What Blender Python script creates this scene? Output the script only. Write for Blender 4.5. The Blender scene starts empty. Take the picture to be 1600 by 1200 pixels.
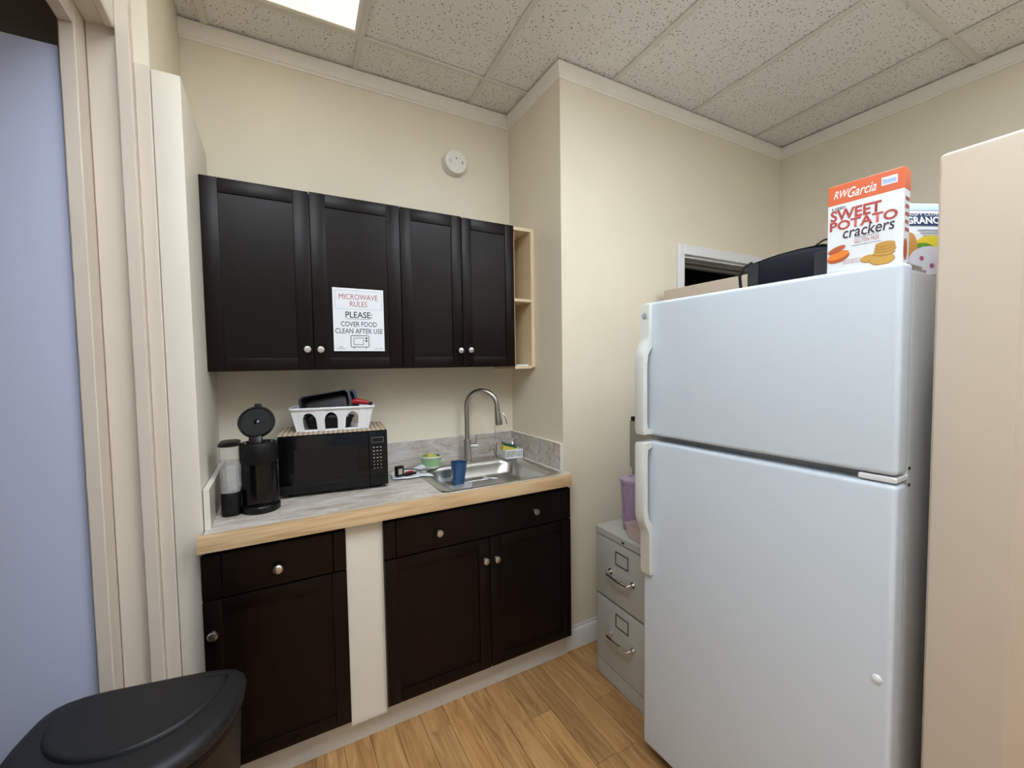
import bpy, bmesh, math, random
from mathutils import Vector, Matrix
PI = math.pi
random.seed(7)
S = bpy.context.scene
COL = S.collection

# ------------------------------------------------------------------ camera, world, exposure
cam_d = bpy.data.cameras.new('camera'); cam = bpy.data.objects.new('camera', cam_d); COL.objects.link(cam)
cam_d.sensor_width = 36.0; cam_d.lens = 15.058; cam_d.clip_start = 0.02
Rv = Vector((0.87556058, -0.48287826, -0.01490825)); Uv = Vector((0.0359172, 0.03428986, 0.99876632)); Fv = Vector((0.48177134, 0.87501588, -0.04736649))
mw_ = Matrix.Identity(4)
for i in range(3):
    mw_[i][0] = Rv[i]; mw_[i][1] = Uv[i]; mw_[i][2] = -Fv[i]
mw_[0][3], mw_[1][3], mw_[2][3] = 0.2310432, -2.31705371, 1.50845866
cam.matrix_world = mw_
S.camera = cam
world = bpy.data.worlds.new('world'); S.world = world; world.use_nodes = True
world.node_tree.nodes['Background'].inputs[0].default_value = (0.66, 0.80, 1.0, 1)
world.node_tree.nodes['Background'].inputs[1].default_value = 0.4
S.view_settings.view_transform = 'Standard'; S.view_settings.look = 'None'
S.view_settings.exposure = 0.4; S.view_settings.gamma = 1.0; S.view_settings.use_curve_mapping = False
TROFFER_WARM = ((1.0, 0.99, 0.80), 0.73)      # the lit fixture in view
TROFFER_COOL = ((0.83, 0.92, 1.0), 11.8)      # unseen fixtures; one read off the shadows, the rest added for brightness

# ------------------------------------------------------------------ materials
MATS = {}
def new_mat(name):
    m = bpy.data.materials.new(name); m.use_nodes = True
    MATS[name] = m
    return m, m.node_tree.nodes, m.node_tree.links, m.node_tree.nodes['Principled BSDF']
def setp(b, col, rough, metal=0, spec=0.5, coat=0.0):
    b.inputs['Base Color'].default_value = (*col, 1); b.inputs['Roughness'].default_value = rough
    b.inputs['Metallic'].default_value = metal; b.inputs['Specular IOR Level'].default_value = spec
    b.inputs['Coat Weight'].default_value = coat
def coord(n, l, scale=(1, 1, 1), rot=(0, 0, 0)):
    tc = n.new('ShaderNodeTexCoord'); mp = n.new('ShaderNodeMapping')
    mp.inputs['Scale'].default_value = scale; mp.inputs['Rotation'].default_value = rot
    l.new(tc.outputs['Object'], mp.inputs['Vector'])
    return mp.outputs['Vector']
def noise(n, l, vec, scale, detail=4, rough=.55, dist=0):
    t = n.new('ShaderNodeTexNoise'); t.inputs['Scale'].default_value = scale; t.inputs['Detail'].default_value = detail
    t.inputs['Roughness'].default_value = rough; t.inputs['Distortion'].default_value = dist
    l.new(vec, t.inputs['Vector']); return t.outputs['Fac']
def ramp(n, l, fac, stops):
    r = n.new('ShaderNodeValToRGB'); e = r.color_ramp.elements
    while len(e) < len(stops): e.new(0.5)
    for i, (p, c) in enumerate(stops): e[i].position = p; e[i].color = (*c, 1)
    l.new(fac, r.inputs['Fac']); return r.outputs['Color']
def bump(n, l, b, height, strength=.2, dist=.002):
    u = n.new('ShaderNodeBump'); u.inputs['Strength'].default_value = strength; u.inputs['Distance'].default_value = dist
    l.new(height, u.inputs['Height']); l.new(u.outputs['Normal'], b.inputs['Normal'])
def plain(name, col, rough=.5, metal=0, spec=.5, grain=0, gscale=200, coat=0.0, mottle=0.0):
    m, n, l, b = new_mat(name); setp(b, col, rough, metal, spec, coat)
    v = coord(n, l)
    if name.endswith('paint'): v = n.new('ShaderNodeNewGeometry').outputs['Position']
    if mottle:
        f = noise(n, l, v, 3.0, 5)
        l.new(ramp(n, l, f, [(.3, tuple(c*(1-mottle) for c in col)), (.7, tuple(min(1, c*(1+mottle)) for c in col))]), b.inputs['Base Color'])
    if grain: bump(n, l, b, noise(n, l, v, gscale, 3), grain, .001)
    return m

plain('wall_paint', (.76, .69, .555), .42, spec=.35, grain=.12, gscale=260, mottle=.025)
plain('trim_paint', (.70, .62, .53), .45, spec=.4, grain=.35, gscale=60, mottle=.03)
plain('stub_paint', (.77, .72, .63), .45, spec=.35, grain=.15, gscale=200, mottle=.02)
plain('partition_paint', (.56, .475, .385), .5, spec=.3, grain=.15, gscale=220, mottle=.02)
plain('crown_paint', (.84, .80, .73), .5, grain=.1)
plain('grid_paint', (.73, .70, .645), .5)
plain('base_paint', (.74, .74, .74), .4)
plain('blue_lit_door_paint', (.55, .59, .78), .5, grain=.1)  # white door; bluish daylight is put into this colour
plain('white_paint', (.78, .78, .80), .4)
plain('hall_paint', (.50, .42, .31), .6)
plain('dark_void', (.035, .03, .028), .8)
plain('soffit_grey', (.30, .29, .27), .6)
plain('fridge_white', (.63, .70, .79), .38, grain=.22, gscale=420)
plain('fridge_trim', (.70, .71, .68), .4)
plain('fridge_side', (.62, .63, .64), .45, grain=.2, gscale=420)
plain('gasket', (.16, .16, .16), .7)
plain('black_plastic', (.004, .004, .0045), .32, spec=.3)
plain('black_matte', (.0055, .0055, .006), .5, spec=.25, grain=.2, gscale=300)
plain('lid_black', (.009, .0095, .011), .48, spec=.38, grain=.3, gscale=500)
plain('black_gloss', (.003, .003, .0035), .14, spec=.35)
plain('window_black', (.008, .008, .008), .25, spec=.3)
plain('grey_print', (.32, .32, .32), .5)
plain('white_plastic', (.78, .79, .82), .35)
plain('paper', (.83, .86, .93), .7)
plain('ink_black', (.03, .03, .035), .7)
plain('ink_red', (.42, .10, .09), .7)
plain('ink_grey', (.35, .36, .40), .7)
plain('steel', (.62, .61, .59), .28, metal=1, grain=.05, gscale=300)
plain('brushed', (.43, .41, .38), .32, metal=1)
plain('chrome', (.75, .75, .75), .12, metal=1)
plain('nickel', (.62, .60, .57), .3, metal=1)
plain('cabinet_grey', (.47, .48, .45), .42, grain=.08, gscale=300)
plain('cabinet_groove', (.12, .12, .12), .6)
plain('holder_metal', (.10, .10, .10), .35, metal=.6)
plain('taupe', (.27, .25, .21), .6)
plain('lilac', (.34, .25, .38), .35)
plain('lilac_lid', (.42, .31, .46), .4)
plain('straw', (.70, .58, .60), .4)
plain('cup_blue', (.02, .075, .19), .35)
plain('bowl_green', (.36, .60, .30), .5, mottle=.35)
plain('bowl_white', (.75, .78, .72), .5)
plain('scrub_yellow', (.60, .55, .10), .8, grain=.6, gscale=150)
plain('scrub_green', (.03, .10, .06), .9, grain=.6, gscale=200)
plain('navy', (.02, .028, .07), .4)
plain('red_plastic', (.42, .012, .02), .3)
plain('bag_cloth', (.005, .0065, .011), .65, spec=.2, grain=.5, gscale=350)
plain('bag_trim', (.022, .024, .03), .5)
plain('box_white', (.80, .84, .90), .45)
plain('box_orange', (.72, .14, .05), .4)
plain('box_dark', (.05, .02, .015), .6)
plain('potato_skin', (.50, .11, .035), .6)
plain('potato_flesh', (.85, .24, .03), .6)
plain('cracker', (.66, .38, .08), .7, mottle=.35)
plain('cracker_edge', (.40, .19, .03), .7)
plain('text_red', (.45, .06, .05), .5)
plain('text_dark', (.05, .02, .03), .5)
plain('text_white', (.85, .85, .85), .5)
plain('sky_blue', (.38, .52, .80), .45)
plain('granola_navy', (.02, .04, .12), .5)
plain('granola_yellow', (.82, .62, .04), .5)
plain('granola_green', (.12, .32, .03), .5)
plain('granola_tan', (.62, .30, .08), .6)
plain('bowl_pale', (.76, .74, .82), .5)
plain('berry', (.45, .12, .22), .6)
plain('pale_wood', (.72, .58, .38), .55, mottle=.05)
plain('caulk', (.78, .74, .66), .5)
plain('toe_paint', (.66, .63, .58), .5, mottle=.08)
plain('dark_hole', (.02, .02, .02), .8)
plain('beige_screen', (.45, .40, .30), .4)
plain('detector', (.78, .75, .70), .5)

def wood_cabinet():
    m, n, l, b = new_mat('espresso'); setp(b, (.014, .008, .006), .34, spec=.2)
    v = coord(n, l, (30, 30, 2.0)); f = noise(n, l, v, 4, 5)
    l.new(ramp(n, l, f, [(.3, (.0035, .0014, .0009)), (.7, (.0075, .0033, .0022))]), b.inputs['Base Color'])
    bump(n, l, b, f, .05, .001)
wood_cabinet()
def edge_wood():
    m, n, l, b = new_mat('maple'); setp(b, (.7, .5, .3), .42)
    v = coord(n, l, (1.2, 14, 22)); f = noise(n, l, v, 3, 5, .6, .8)
    l.new(ramp(n, l, f, [(.25, (.50, .31, .155)), (.5, (.66, .46, .26)), (.75, (.76, .58, .37))]), b.inputs['Base Color'])
edge_wood()
def laminate(name, rot, tint):
    m, n, l, b = new_mat(name); setp(b, (.5, .46, .42), .35)
    v = coord(n, l, (2.2, 8.0, 8.0), rot)
    f = noise(n, l, v, 2.2, 7, .62, 1.6); f2 = noise(n, l, v, 7, 6, .65, 2.5)
    mx = n.new('ShaderNodeMath'); mx.operation = 'MULTIPLY_ADD'; mx.inputs[1].default_value = .45
    l.new(f2, mx.inputs[0]); l.new(f, mx.inputs[2])
    c = lambda *q: tuple(a*t for a, t in zip(q, tint))
    l.new(ramp(n, l, mx.outputs[0], [(.46, c(.24, .19, .155)), (.60, c(.43, .37, .32)), (.72, c(.56, .52, .48)), (.88, c(.66, .65, .64))]), b.inputs['Base Color'])
laminate('laminate_top', (0, 0, .6), (1.12, 1.1, 1.08)); laminate('laminate_top_b', (0, 0, 1.0), (1.15, 1.13, 1.1)); laminate('laminate_splash', (0, .25, 0), (.95, .92, .90))
def plank_wood():
    m, n, l, b = new_mat('plank'); setp(b, (.5, .3, .14), .36, spec=.45)
    tc = n.new('ShaderNodeTexCoord'); oi = n.new('ShaderNodeObjectInfo'); geo = n.new('ShaderNodeNewGeometry')
    mp = n.new('ShaderNodeMapping'); mp.inputs['Scale'].default_value = (26, 2.2, 26)
    off = n.new('ShaderNodeVectorMath'); off.operation = 'MULTIPLY_ADD'; off.inputs[1].default_value = (31, 17, 5)
    l.new(oi.outputs['Random'], off.inputs[0]); l.new(geo.outputs['Position'], off.inputs[2]); l.new(off.outputs[0], mp.inputs['Vector'])
    f = noise(n, l, mp.outputs['Vector'], 1.3, 6, .62, 1.2)
    base = ramp(n, l, f, [(.28, (.27, .125, .042)), (.48, (.44, .245, .098)), (.68, (.56, .345, .155))])
    hue = ramp(n, l, oi.outputs['Random'], [(0, (.80, .76, .72)), (.5, (1.0, .97, .92)), (1, (1.16, 1.10, 1.0))])
    mx = n.new('ShaderNodeMixRGB'); mx.blend_type = 'MULTIPLY'; mx.inputs[0].default_value = 1
    l.new(base, mx.inputs[1]); l.new(hue, mx.inputs[2]); l.new(mx.outputs[0], b.inputs['Base Color'])
    bump(n, l, b, f, .06, .001)
plank_wood()
def tile_mat():
    m, n, l, b = new_mat('acoustic_tile'); setp(b, (.7, .66, .58), .85, spec=.2)
    tc = n.new('ShaderNodeNewGeometry')
    v = tc.outputs['Position']
    vo = n.new('ShaderNodeTexVoronoi'); vo.inputs['Scale'].default_value = 62; vo.inputs['Randomness'].default_value = 1
    l.new(v, vo.inputs['Vector'])
    a = noise(n, l, v, 55, 4, .7, .6); pit = noise(n, l, v, 140, 3, .6)
    hole = n.new('ShaderNodeMath'); hole.operation = 'LESS_THAN'; hole.inputs[1].default_value = .25
    l.new(vo.outputs['Distance'], hole.inputs[0])
    gate = n.new('ShaderNodeMath'); gate.operation = 'GREATER_THAN'; gate.inputs[1].default_value = .47; l.new(a, gate.inputs[0])
    pm = n.new('ShaderNodeMath'); pm.operation = 'MULTIPLY'; l.new(hole.outputs[0], pm.inputs[0]); l.new(gate.outputs[0], pm.inputs[1])
    basec = ramp(n, l, pit, [(.30, (.68, .66, .63)), (.5, (.87, .85, .83)), (.8, (.90, .89, .87))])
    mx = n.new('ShaderNodeMixRGB'); l.new(pm.outputs[0], mx.inputs[0]); l.new(basec, mx.inputs[1]); mx.inputs[2].default_value = (.36, .32, .28, 1)
    l.new(mx.outputs[0], b.inputs['Base Color'])
    sb = n.new('ShaderNodeMath'); sb.operation = 'SUBTRACT'; l.new(pit, sb.inputs[0]); l.new(pm.outputs[0], sb.inputs[1])
    bump(n, l, b, sb.outputs[0], .35, .003)
tile_mat()
def cardboard():
    m, n, l, b = new_mat('cardboard'); setp(b, (.5, .36, .22), .8)
    v = coord(n, l); w = n.new('ShaderNodeTexWave'); w.inputs['Scale'].default_value = 16; w.inputs['Distortion'].default_value = .3
    w.bands_direction = 'X'; l.new(v, w.inputs['Vector'])
    l.new(ramp(n, l, w.outputs['Fac'], [(.15, (.34, .26, .19)), (.6, (.60, .48, .36))]), b.inputs['Base Color'])
    bump(n, l, b, w.outputs['Fac'], .5, .003)
cardboard()
def glassy(name, col, alpha, rough=.08):
    m, n, l, b = new_mat(name); setp(b, col, rough); b.inputs['Alpha'].default_value = alpha
glassy('clear_plastic', (.62, .62, .60), .36); glassy('pink_plastic', (.80, .62, .62), .42, .15); glassy('clear_film', (.8, .82, .85), .35)
def emit(name, col, s):
    m, n, l, b = new_mat(name); setp(b, (.8, .8, .8), .5)
    b.inputs['Emission Color'].default_value = (*col, 1); b.inputs['Emission Strength'].default_value = s
emit('diffuser_hall_fill', (1.0, .93, .82), 5.0); emit('diffuser_warm', *TROFFER_WARM); emit('diffuser_cool', *TROFFER_COOL)

# ------------------------------------------------------------------ mesh helpers
class B:
    def __init__(s): s.bm = bmesh.new()
    def _merge(s, t):
        me = bpy.data.meshes.new('t'); t.to_mesh(me); t.free(); s.bm.from_mesh(me); bpy.data.meshes.remove(me)
    def box(s, x0, y0, z0, x1, y1, z1, bev=0.0, seg=1, mat=None):
        t = bmesh.new(); bmesh.ops.create_cube(t, size=1)
        bmesh.ops.scale(t, vec=(abs(x1-x0), abs(y1-y0), abs(z1-z0)), verts=t.verts)
        bmesh.ops.translate(t, vec=((x0+x1)/2, (y0+y1)/2, (z0+z1)/2), verts=t.verts)
        if bev: bmesh.ops.bevel(t, geom=t.edges[:], offset=bev, segments=seg, profile=.6, affect='EDGES')
        if mat is not None: bmesh.ops.transform(t, matrix=mat, verts=t.verts)
        s._merge(t); return s
    def cyl(s, p0, p1, r0, r1=None, n=20, caps=True):
        r1 = r0 if r1 is None else r1; p0 = Vector(p0); p1 = Vector(p1); d = p1-p0
        t = bmesh.new(); bmesh.ops.create_cone(t, cap_ends=caps, segments=n, radius1=r0, radius2=r1, depth=d.length)
        q = Vector((0, 0, 1)).rotation_difference(d.normalized()).to_matrix().to_4x4()
        bmesh.ops.transform(t, matrix=Matrix.Translation((p0+p1)/2) @ q, verts=t.verts); s._merge(t); return s
    def sph(s, c, r, sc=(1, 1, 1), n=14):
        t = bmesh.new(); bmesh.ops.create_uvsphere(t, u_segments=n, v_segments=max(6, n//2), radius=r)
        bmesh.ops.scale(t, vec=sc, verts=t.verts); bmesh.ops.translate(t, vec=c, verts=t.verts); s._merge(t); return s
    def rings(s, rs, cap0=True, cap1=True, closed=True):
        bm = s.bm; V = [[bm.verts.new(p) for p in r] for r in rs]; n = len(rs[0])
        for a, b in zip(V, V[1:]):
            for i in range(n if closed else n-1):
                j = (i+1) % n; bm.faces.new((a[i], a[j], b[j], b[i]))
        if cap0: bm.faces.new(V[0][::-1])
        if cap1: bm.faces.new(V[-1])
        return s
    def lathe(s, prof, c=(0, 0, 0), n=28, cap0=True, cap1=True, mat=None):
        rs = []
        for r, z in prof:
            ring = [Vector((r*math.cos(2*PI*k/n), r*math.sin(2*PI*k/n), z)) for k in range(n)]
            rs.append([((mat @ p) if mat is not None else p) + Vector(c) for p in ring])
        return s.rings(rs, cap0, cap1)
    def tube(s, pts, r, n=10, caps=True):
        pts = [Vector(p) for p in pts]; rr = r if isinstance(r, (list, tuple)) else [r]*len(pts); rs = []; up = None
        for i, p in enumerate(pts):
            d = (pts[min(i+1, len(pts)-1)]-pts[max(i-1, 0)]).normalized()
            if up is None: up = d.orthogonal().normalized()
            up = (up - d*up.dot(d)).normalized(); sd = d.cross(up)
            rs.append([p + (up*math.cos(2*PI*k/n) + sd*math.sin(2*PI*k/n))*rr[i] for k in range(n)])
        return s.rings(rs, caps, caps)
    def loft(s, loops, **k): return s.rings([[Vector(p) for p in l] for l in loops], **k)
    def prism(s, poly, f0, f1):
        return s.rings([[Vector(f0(*p)) for p in poly], [Vector(f1(*p)) for p in poly]])
    def flat(s, pts):
        s.bm.faces.new([s.bm.verts.new(p) for p in pts]); return s
def rrect(x0, y0, x1, y1, r, n=5):
    out = []
    for cx, cy, a0 in ((x1-r, y1-r, 0), (x0+r, y1-r, 90), (x0+r, y0+r, 180), (x1-r, y0+r, 270)):
        for k in range(n+1):
            a = math.radians(a0+90*k/n); out.append((cx+r*math.cos(a), cy+r*math.sin(a)))
    return out
ORG = {}          # root object -> origin to subtract (things authored in world coordinates)
def root_of(o):
    while o.parent: o = o.parent
    return o
def obj(name, b, mat, parent=None, smooth=True, fixn=True, angle=35):
    bm = b.bm
    if fixn: bmesh.ops.recalc_face_normals(bm, faces=bm.faces[:])
    me = bpy.data.meshes.new(name); bm.to_mesh(me); bm.free()
    me.materials.append(MATS[mat])
    if smooth:
        for p in me.polygons: p.use_smooth = True
        me.set_sharp_from_angle(angle=math.radians(angle))
    o = bpy.data.objects.new(name, me); COL.objects.link(o)
    if parent is not None:
        o.parent = parent; r = root_of(parent)
        if r.name in ORG: me.transform(Matrix.Translation(-ORG[r.name]))
    else:
        xs = [v.co for v in me.vertices]
        c = Vector(((min(v.x for v in xs)+max(v.x for v in xs))/2, (min(v.y for v in xs)+max(v.y for v in xs))/2, min(v.z for v in xs)))
        me.transform(Matrix.Translation(-c)); o.location = c; ORG[o.name] = c
    return o
def tag(o, label, cat, group=None):
    o['label'] = label; o['category'] = cat
    if group: o['group'] = group
    return o
def struct(name, b, mat, label=None, parent=None, **k):
    o = obj(name, b, mat, parent, **k)
    if parent is None: o['kind'] = 'structure'; o['label'] = label; o['category'] = name.split('_')[0]
    return o
def thing(name, label, cat, loc, rotz=None, group=None):
    o = bpy.data.objects.new(name, None); COL.objects.link(o); o.location = loc; o.empty_display_size = .05
    if rotz is None: ORG[o.name] = Vector(loc)        # authored in world coordinates
    else: o.rotation_euler = (0, 0, rotz)             # authored in local coordinates
    return tag(o, label, cat, group)
def text(s, x0, z0, w, h, y, mat, parent, shear=0, bold=0, name='lettering', slant=0.0, off=None):
    """flat print standing on a plane facing -y; (x0, z0) lower left corner, w x h its size"""
    cu = bpy.data.curves.new('t', 'FONT'); cu.body = s; cu.size = 1; cu.shear = shear; cu.offset = bold; cu.resolution_u = 3
    t = bpy.data.objects.new('t', cu); me = bpy.data.meshes.new_from_object(t)
    bpy.data.objects.remove(t); bpy.data.curves.remove(cu)
    xs = [v.co.x for v in me.vertices]; ys = [v.co.y for v in me.vertices]
    ax, ay = min(xs), min(ys); sx = w/max(1e-6, max(xs)-ax); sy = h/max(1e-6, max(ys)-ay)
    for v in me.vertices:
        u, q = (v.co.x-ax)*sx, (v.co.y-ay)*sy
        v.co = (x0+u, y, z0+q+slant*u)
        if off: v.co = off(v.co)
    me.name = name; me.materials.clear(); me.materials.append(MATS[mat])
    o = bpy.data.objects.new(name, me); COL.objects.link(o); o.parent = parent
    r = root_of(parent)
    if r.name in ORG: me.transform(Matrix.Translation(-ORG[r.name]))
    return o
def ell(cx, cz, rx, rz, y, n=28, a0=0, a1=360, rot=0):
    out = []
    for k in range(n if a1-a0 == 360 else n+1):
        a = math.radians(a0+(a1-a0)*k/n); u, v = rx*math.cos(a), rz*math.sin(a)
        out.append((cx+u*math.cos(rot)-v*math.sin(rot), y, cz+u*math.sin(rot)+v*math.cos(rot)))
    return out

# ------------------------------------------------------------------ room numbers (metres)
W, D, W2 = 1.507, .533, 3.397        # alcove right side, alcove depth, right wall
ZC, ZCR = 2.984, 2.9077              # ceiling, underside of crown
XL = -.0776; YF = -4.2; ZT = 3.06
H = .96                              # countertop
# ------------------------------------------------------------------ setting: floor
flo = struct('floor', B().box(-.30, YF, -.06, W2, 0, -.012), 'dark_void', 'honey oak laminate plank floor', smooth=False)
pw = .102; x = -.30; k = 0
while x < W2-.01:
    x1 = min(x+pw, W2)
    y = YF - random.uniform(.0, .8)
    while y < -.54:
        L = random.uniform(.75, 1.15); y0 = max(y, YF); y1 = min(y+L, -.54)
        if x > W: y1 = min(y1, -.534)
        if y1-y0 > .02:
            b = B().box(x+.0006, y0+.0006, -.012, x1-.0006, y1-.0006, 0, .0012)
            obj('floor_plank', b, 'plank', flo, smooth=False)
        y += L
    x = x1
# ------------------------------------------------------------------ setting: walls
def wallbox(name, label, *bx, mat='wall_paint', bev=0, seg=2, **k): return struct(name, B().box(*bx, bev, seg), mat, label, **k)
wallbox('wall_back', 'cream painted back wall of the cabinet alcove', -.30, 0, 0, 1.62, .12, ZT)
wallbox('wall_alcove', 'cream painted right side wall of the alcove', W, -D+.12, 0, 1.62, 0, ZT)
# wall right of the alcove, with the doorway cut out
dx0, dx1, dz = 2.394, 3.22, 2.147
b = B().box(W, -D, 0, dx0, -D+.12, ZT).box(dx1, -D, 0, W2, -D+.12, ZT).box(dx0, -D, dz, dx1, -D+.12, ZT)
struct('wall_center', b, 'wall_paint', 'cream painted wall with the doorway behind the refrigerator', smooth=False)
wallbox('wall_right', 'cream painted right-hand wall under the crown moulding', W2, YF, 0, W2+.12, -D, ZT)
wx0, wx1, wz0, wz1 = .0, 1.9, .85, 2.25  # unseen window opening, added to let in cool fill light
b = B().box(-.30, YF-.12, 0, wx0, YF, ZT).box(wx1, YF-.12, 0, W2+.12, YF, ZT).box(wx0, YF-.12, 0, wx1, YF, wz0).box(wx0, YF-.12, wz1, wx1, YF, ZT)
struct('wall_front', b, 'wall_paint', 'cream painted wall behind the viewer, with an unseen added window', smooth=False)
b = B().box(wx0-.06, YF, wz0-.06, wx0, YF+.02, wz1+.06, .002).box(wx1, YF, wz0-.06, wx1+.06, YF+.02, wz1+.06, .002).box(wx0, YF, wz1, wx1, YF+.02, wz1+.06, .002).box(wx0, YF, wz0-.06, wx1, YF+.05, wz0, .002)
wn = struct('window_fill', b, 'white_paint', 'white framed window, unseen, added behind the viewer for fill light')
struct('mullion', B().box((wx0+wx1)/2-.02, YF-.08, wz0, (wx0+wx1)/2+.02, YF-.05, wz1, .002), 'white_paint', parent=wn)
pl = bpy.data.lights.new('window_portal', 'AREA'); pl.shape = 'RECTANGLE'; pl.size = wx1-wx0; pl.size_y = wz1-wz0; pl.cycles.is_portal = True
po = bpy.data.objects.new('window_portal', pl); COL.objects.link(po); po.location = ((wx0+wx1)/2, YF-.10, (wz0+wz1)/2); po.rotation_euler = (PI/2, 0, 0)
# left side: upper wall, thicker furred-out stub below, doorway
wallbox('wall_left', 'cream painted left wall above the boxed-out side', -.28, -.577, 0, XL, 0, ZT, bev=.012, seg=3)
wallbox('wall_stub', 'pale boxed-out side wall beside the cabinets', XL, -.577, 0, -.0015, -.0005, 2.4425, mat='stub_paint', bev=.006)
b = B().box(-.2201, YF, 0, -.1499, -1.52, ZT).box(-.2201, -1.52, 2.525, -.1499, -.590, ZT)
struct('wall_doorway', b, 'stub_paint', 'wall with the doorway at far left', smooth=False)
# door trim, uneven old paint on the edges
def rough_board(x0, y0, x1, y1, z0, z1, amp=.0009, bev=.0025, n=60):
    rs = []
    for i in range(n+1):
        z = z0+(z1-z0)*i/n; j = lambda: random.uniform(-amp, amp)
        rs.append([(x0, y1, z), (x0, y0+bev, z), (x0+bev+j(), y0+j()*.5, z), (x1-bev+j(), y0+j()*.5, z), (x1+j()*.6, y0+bev+j(), z), (x1, y1, z)])
    return B().loft(rs)
struct('trim_1', rough_board(-.1158, -.586, XL-.0005, -.578, 0, 2.4425), 'trim_paint', 'flat filler board between door casing and boxed-out wall', angle=22)
struct('trim_2', rough_board(-.1499, -.612, -.1160, -.578, 0, ZT), 'trim_paint', 'upright door casing with chipped paint', angle=22)
struct('trim_3', rough_board(-.2201, -.590, -.1501, -.578, 0, 2.525, .0008), 'trim_paint', 'flat door jamb with nail dents', angle=22)
struct('trim_4', rough_board(-.2560, -.668, -.2215, -.578, 0, 2.53), 'trim_paint', 'projecting door stop beside the open door', angle=22)
b = B().box(-.2560, -1.52, 2.462, -.2215, -.668, 2.53, .003).box(-.1700, -1.52, 2.512, -.1499, -.612, 2.525, .002)
struct('trim_5', b, 'trim_paint', 'overhead door stop across the top of the doorway')
# white door standing open, the blue light on it put into its colour
d1 = struct('door_1', B().box(-1.08, -.650, .012, -.2615, -.612, 2.402, .002), 'blue_lit_door_paint', 'white door standing open beyond the doorway, bluish light painted in')
# room beyond
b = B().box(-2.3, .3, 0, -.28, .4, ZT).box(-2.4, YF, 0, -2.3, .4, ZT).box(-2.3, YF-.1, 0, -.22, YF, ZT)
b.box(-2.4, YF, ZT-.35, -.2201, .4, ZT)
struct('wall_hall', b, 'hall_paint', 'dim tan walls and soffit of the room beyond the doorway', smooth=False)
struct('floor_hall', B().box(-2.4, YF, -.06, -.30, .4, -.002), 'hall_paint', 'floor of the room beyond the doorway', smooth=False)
hl = thing('hall_fill_lamp', 'unseen round fill lamp added to the room beyond the doorway', 'lamp', (-1.5, -2.2, ZT-.36))  # out-of-view lamp added to brighten the dark hall
obj('base', B().cyl((-1.5, -2.2, ZT-.351), (-1.5, -2.2, ZT-.37), .16, n=28), 'white_paint', hl)
obj('shade', B().lathe([(.15, ZT-.37), (.145, ZT-.40), (.11, ZT-.43), (.05, ZT-.445), (.001, ZT-.447)], (-1.5, -2.2, 0), 28), 'diffuser_hall_fill', hl)
# half-height partitions
b = B().box(1.50, -2.066, 0, W2-.001, -1.936, 1.945, .012, 3)
struct('wall_partition', b, 'partition_paint', 'tan half-height partition wall with rounded top at far right')
b = B().box(2.185, -1.93, 0, 2.24, -.575, 1.912, .004)
struct('wall_panel', b, 'partition_paint', 'beige partition panel standing behind the refrigerator')
# ------------------------------------------------------------------ doorway behind the refrigerator
b = B().box(dx0-.0505, -D-.02, 0, dx0, -D, dz+.058, .003).box(dx1, -D-.02, 0, dx1+.05, -D, dz+.058, .003).box(dx0, -D-.02, dz, dx1, -D, dz+.058, .003)
dr = struct('door_2', b, 'white_paint', 'white framed dark doorway behind the refrigerator')
struct('door_jamb', B().box(dx0, -D, 0, dx0+.012, -D+.12, dz).box(dx1-.012, -D, 0, dx1, -D+.12, dz).box(dx0+.012, -D, dz-.014, dx1-.012, -D+.12, dz), 'white_paint', parent=dr)
struct('door_stop', B().box(dx0+.012, -D+.04, dz-.03, dx1-.012, -D+.075, dz-.014, .002).box(dx0+.012, -D+.08, dz-.045, dx1-.012, -D+.12, dz-.014, .002), 'soffit_grey', parent=dr)
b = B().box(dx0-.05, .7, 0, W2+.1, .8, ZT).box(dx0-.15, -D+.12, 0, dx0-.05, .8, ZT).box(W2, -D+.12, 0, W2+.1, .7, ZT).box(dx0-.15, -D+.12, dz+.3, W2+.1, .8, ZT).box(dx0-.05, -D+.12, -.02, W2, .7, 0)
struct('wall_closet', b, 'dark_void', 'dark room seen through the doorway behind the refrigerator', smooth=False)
struct('trim_6', B().box(dx0+.14, .685, 0, dx0+.22, .7, 2.4), 'taupe', 'dim upright strip in the dark doorway', smooth=False)
# ------------------------------------------------------------------ baseboard and crown
def base_prof(t=.014, h=.119): return [(0, 0), (t, 0), (t, h*.78), (t*.75, h*.86), (t*.45, h*.90), (t*.4, h), (0, h)]
b = B(); pr_ = base_prof()
b.prism(pr_, lambda o, z: (W+.002, -D-o, z), lambda o, z: (dx0-.051, -D-o, z))
struct('baseboard_back', b, 'base_paint', 'white baseboard right of the base cabinets')
struct('baseboard_right', B().prism(pr_, lambda o, z: (W2-o, -D-.02, z), lambda o, z: (W2-o, -1.935, z)), 'base_paint', 'white baseboard along the right wall')
cp = [(0, 0), (.006, .002), (.007, .012), (.012, .016), (.0187, .072), (.0187, .0763), (0, .0763)]
def crown(n, label, f0, f1):
    struct('trim_%d' % n, B().prism(cp, f0, f1), 'crown_paint', label)
crown(7, 'white crown moulding over the wall cabinets', lambda o, z: (XL+.0, -o, ZCR+z), lambda o, z: (W-o, -o, ZCR+z))
crown(8, 'short white crown moulding on the alcove side', lambda o, z: (W-o, -o, ZCR+z), lambda o, z: (W-o, -D-o, ZCR+z))
crown(9, 'white crown moulding over the doorway wall', lambda o, z: (W-o, -D-o, ZCR+z), lambda o, z: (W2-o, -D-o, ZCR+z))
crown(10, 'white crown moulding along the right wall', lambda o, z: (W2-o, -D-o, ZCR+z), lambda o, z: (W2-o, YF+o, ZCR+z))
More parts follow.
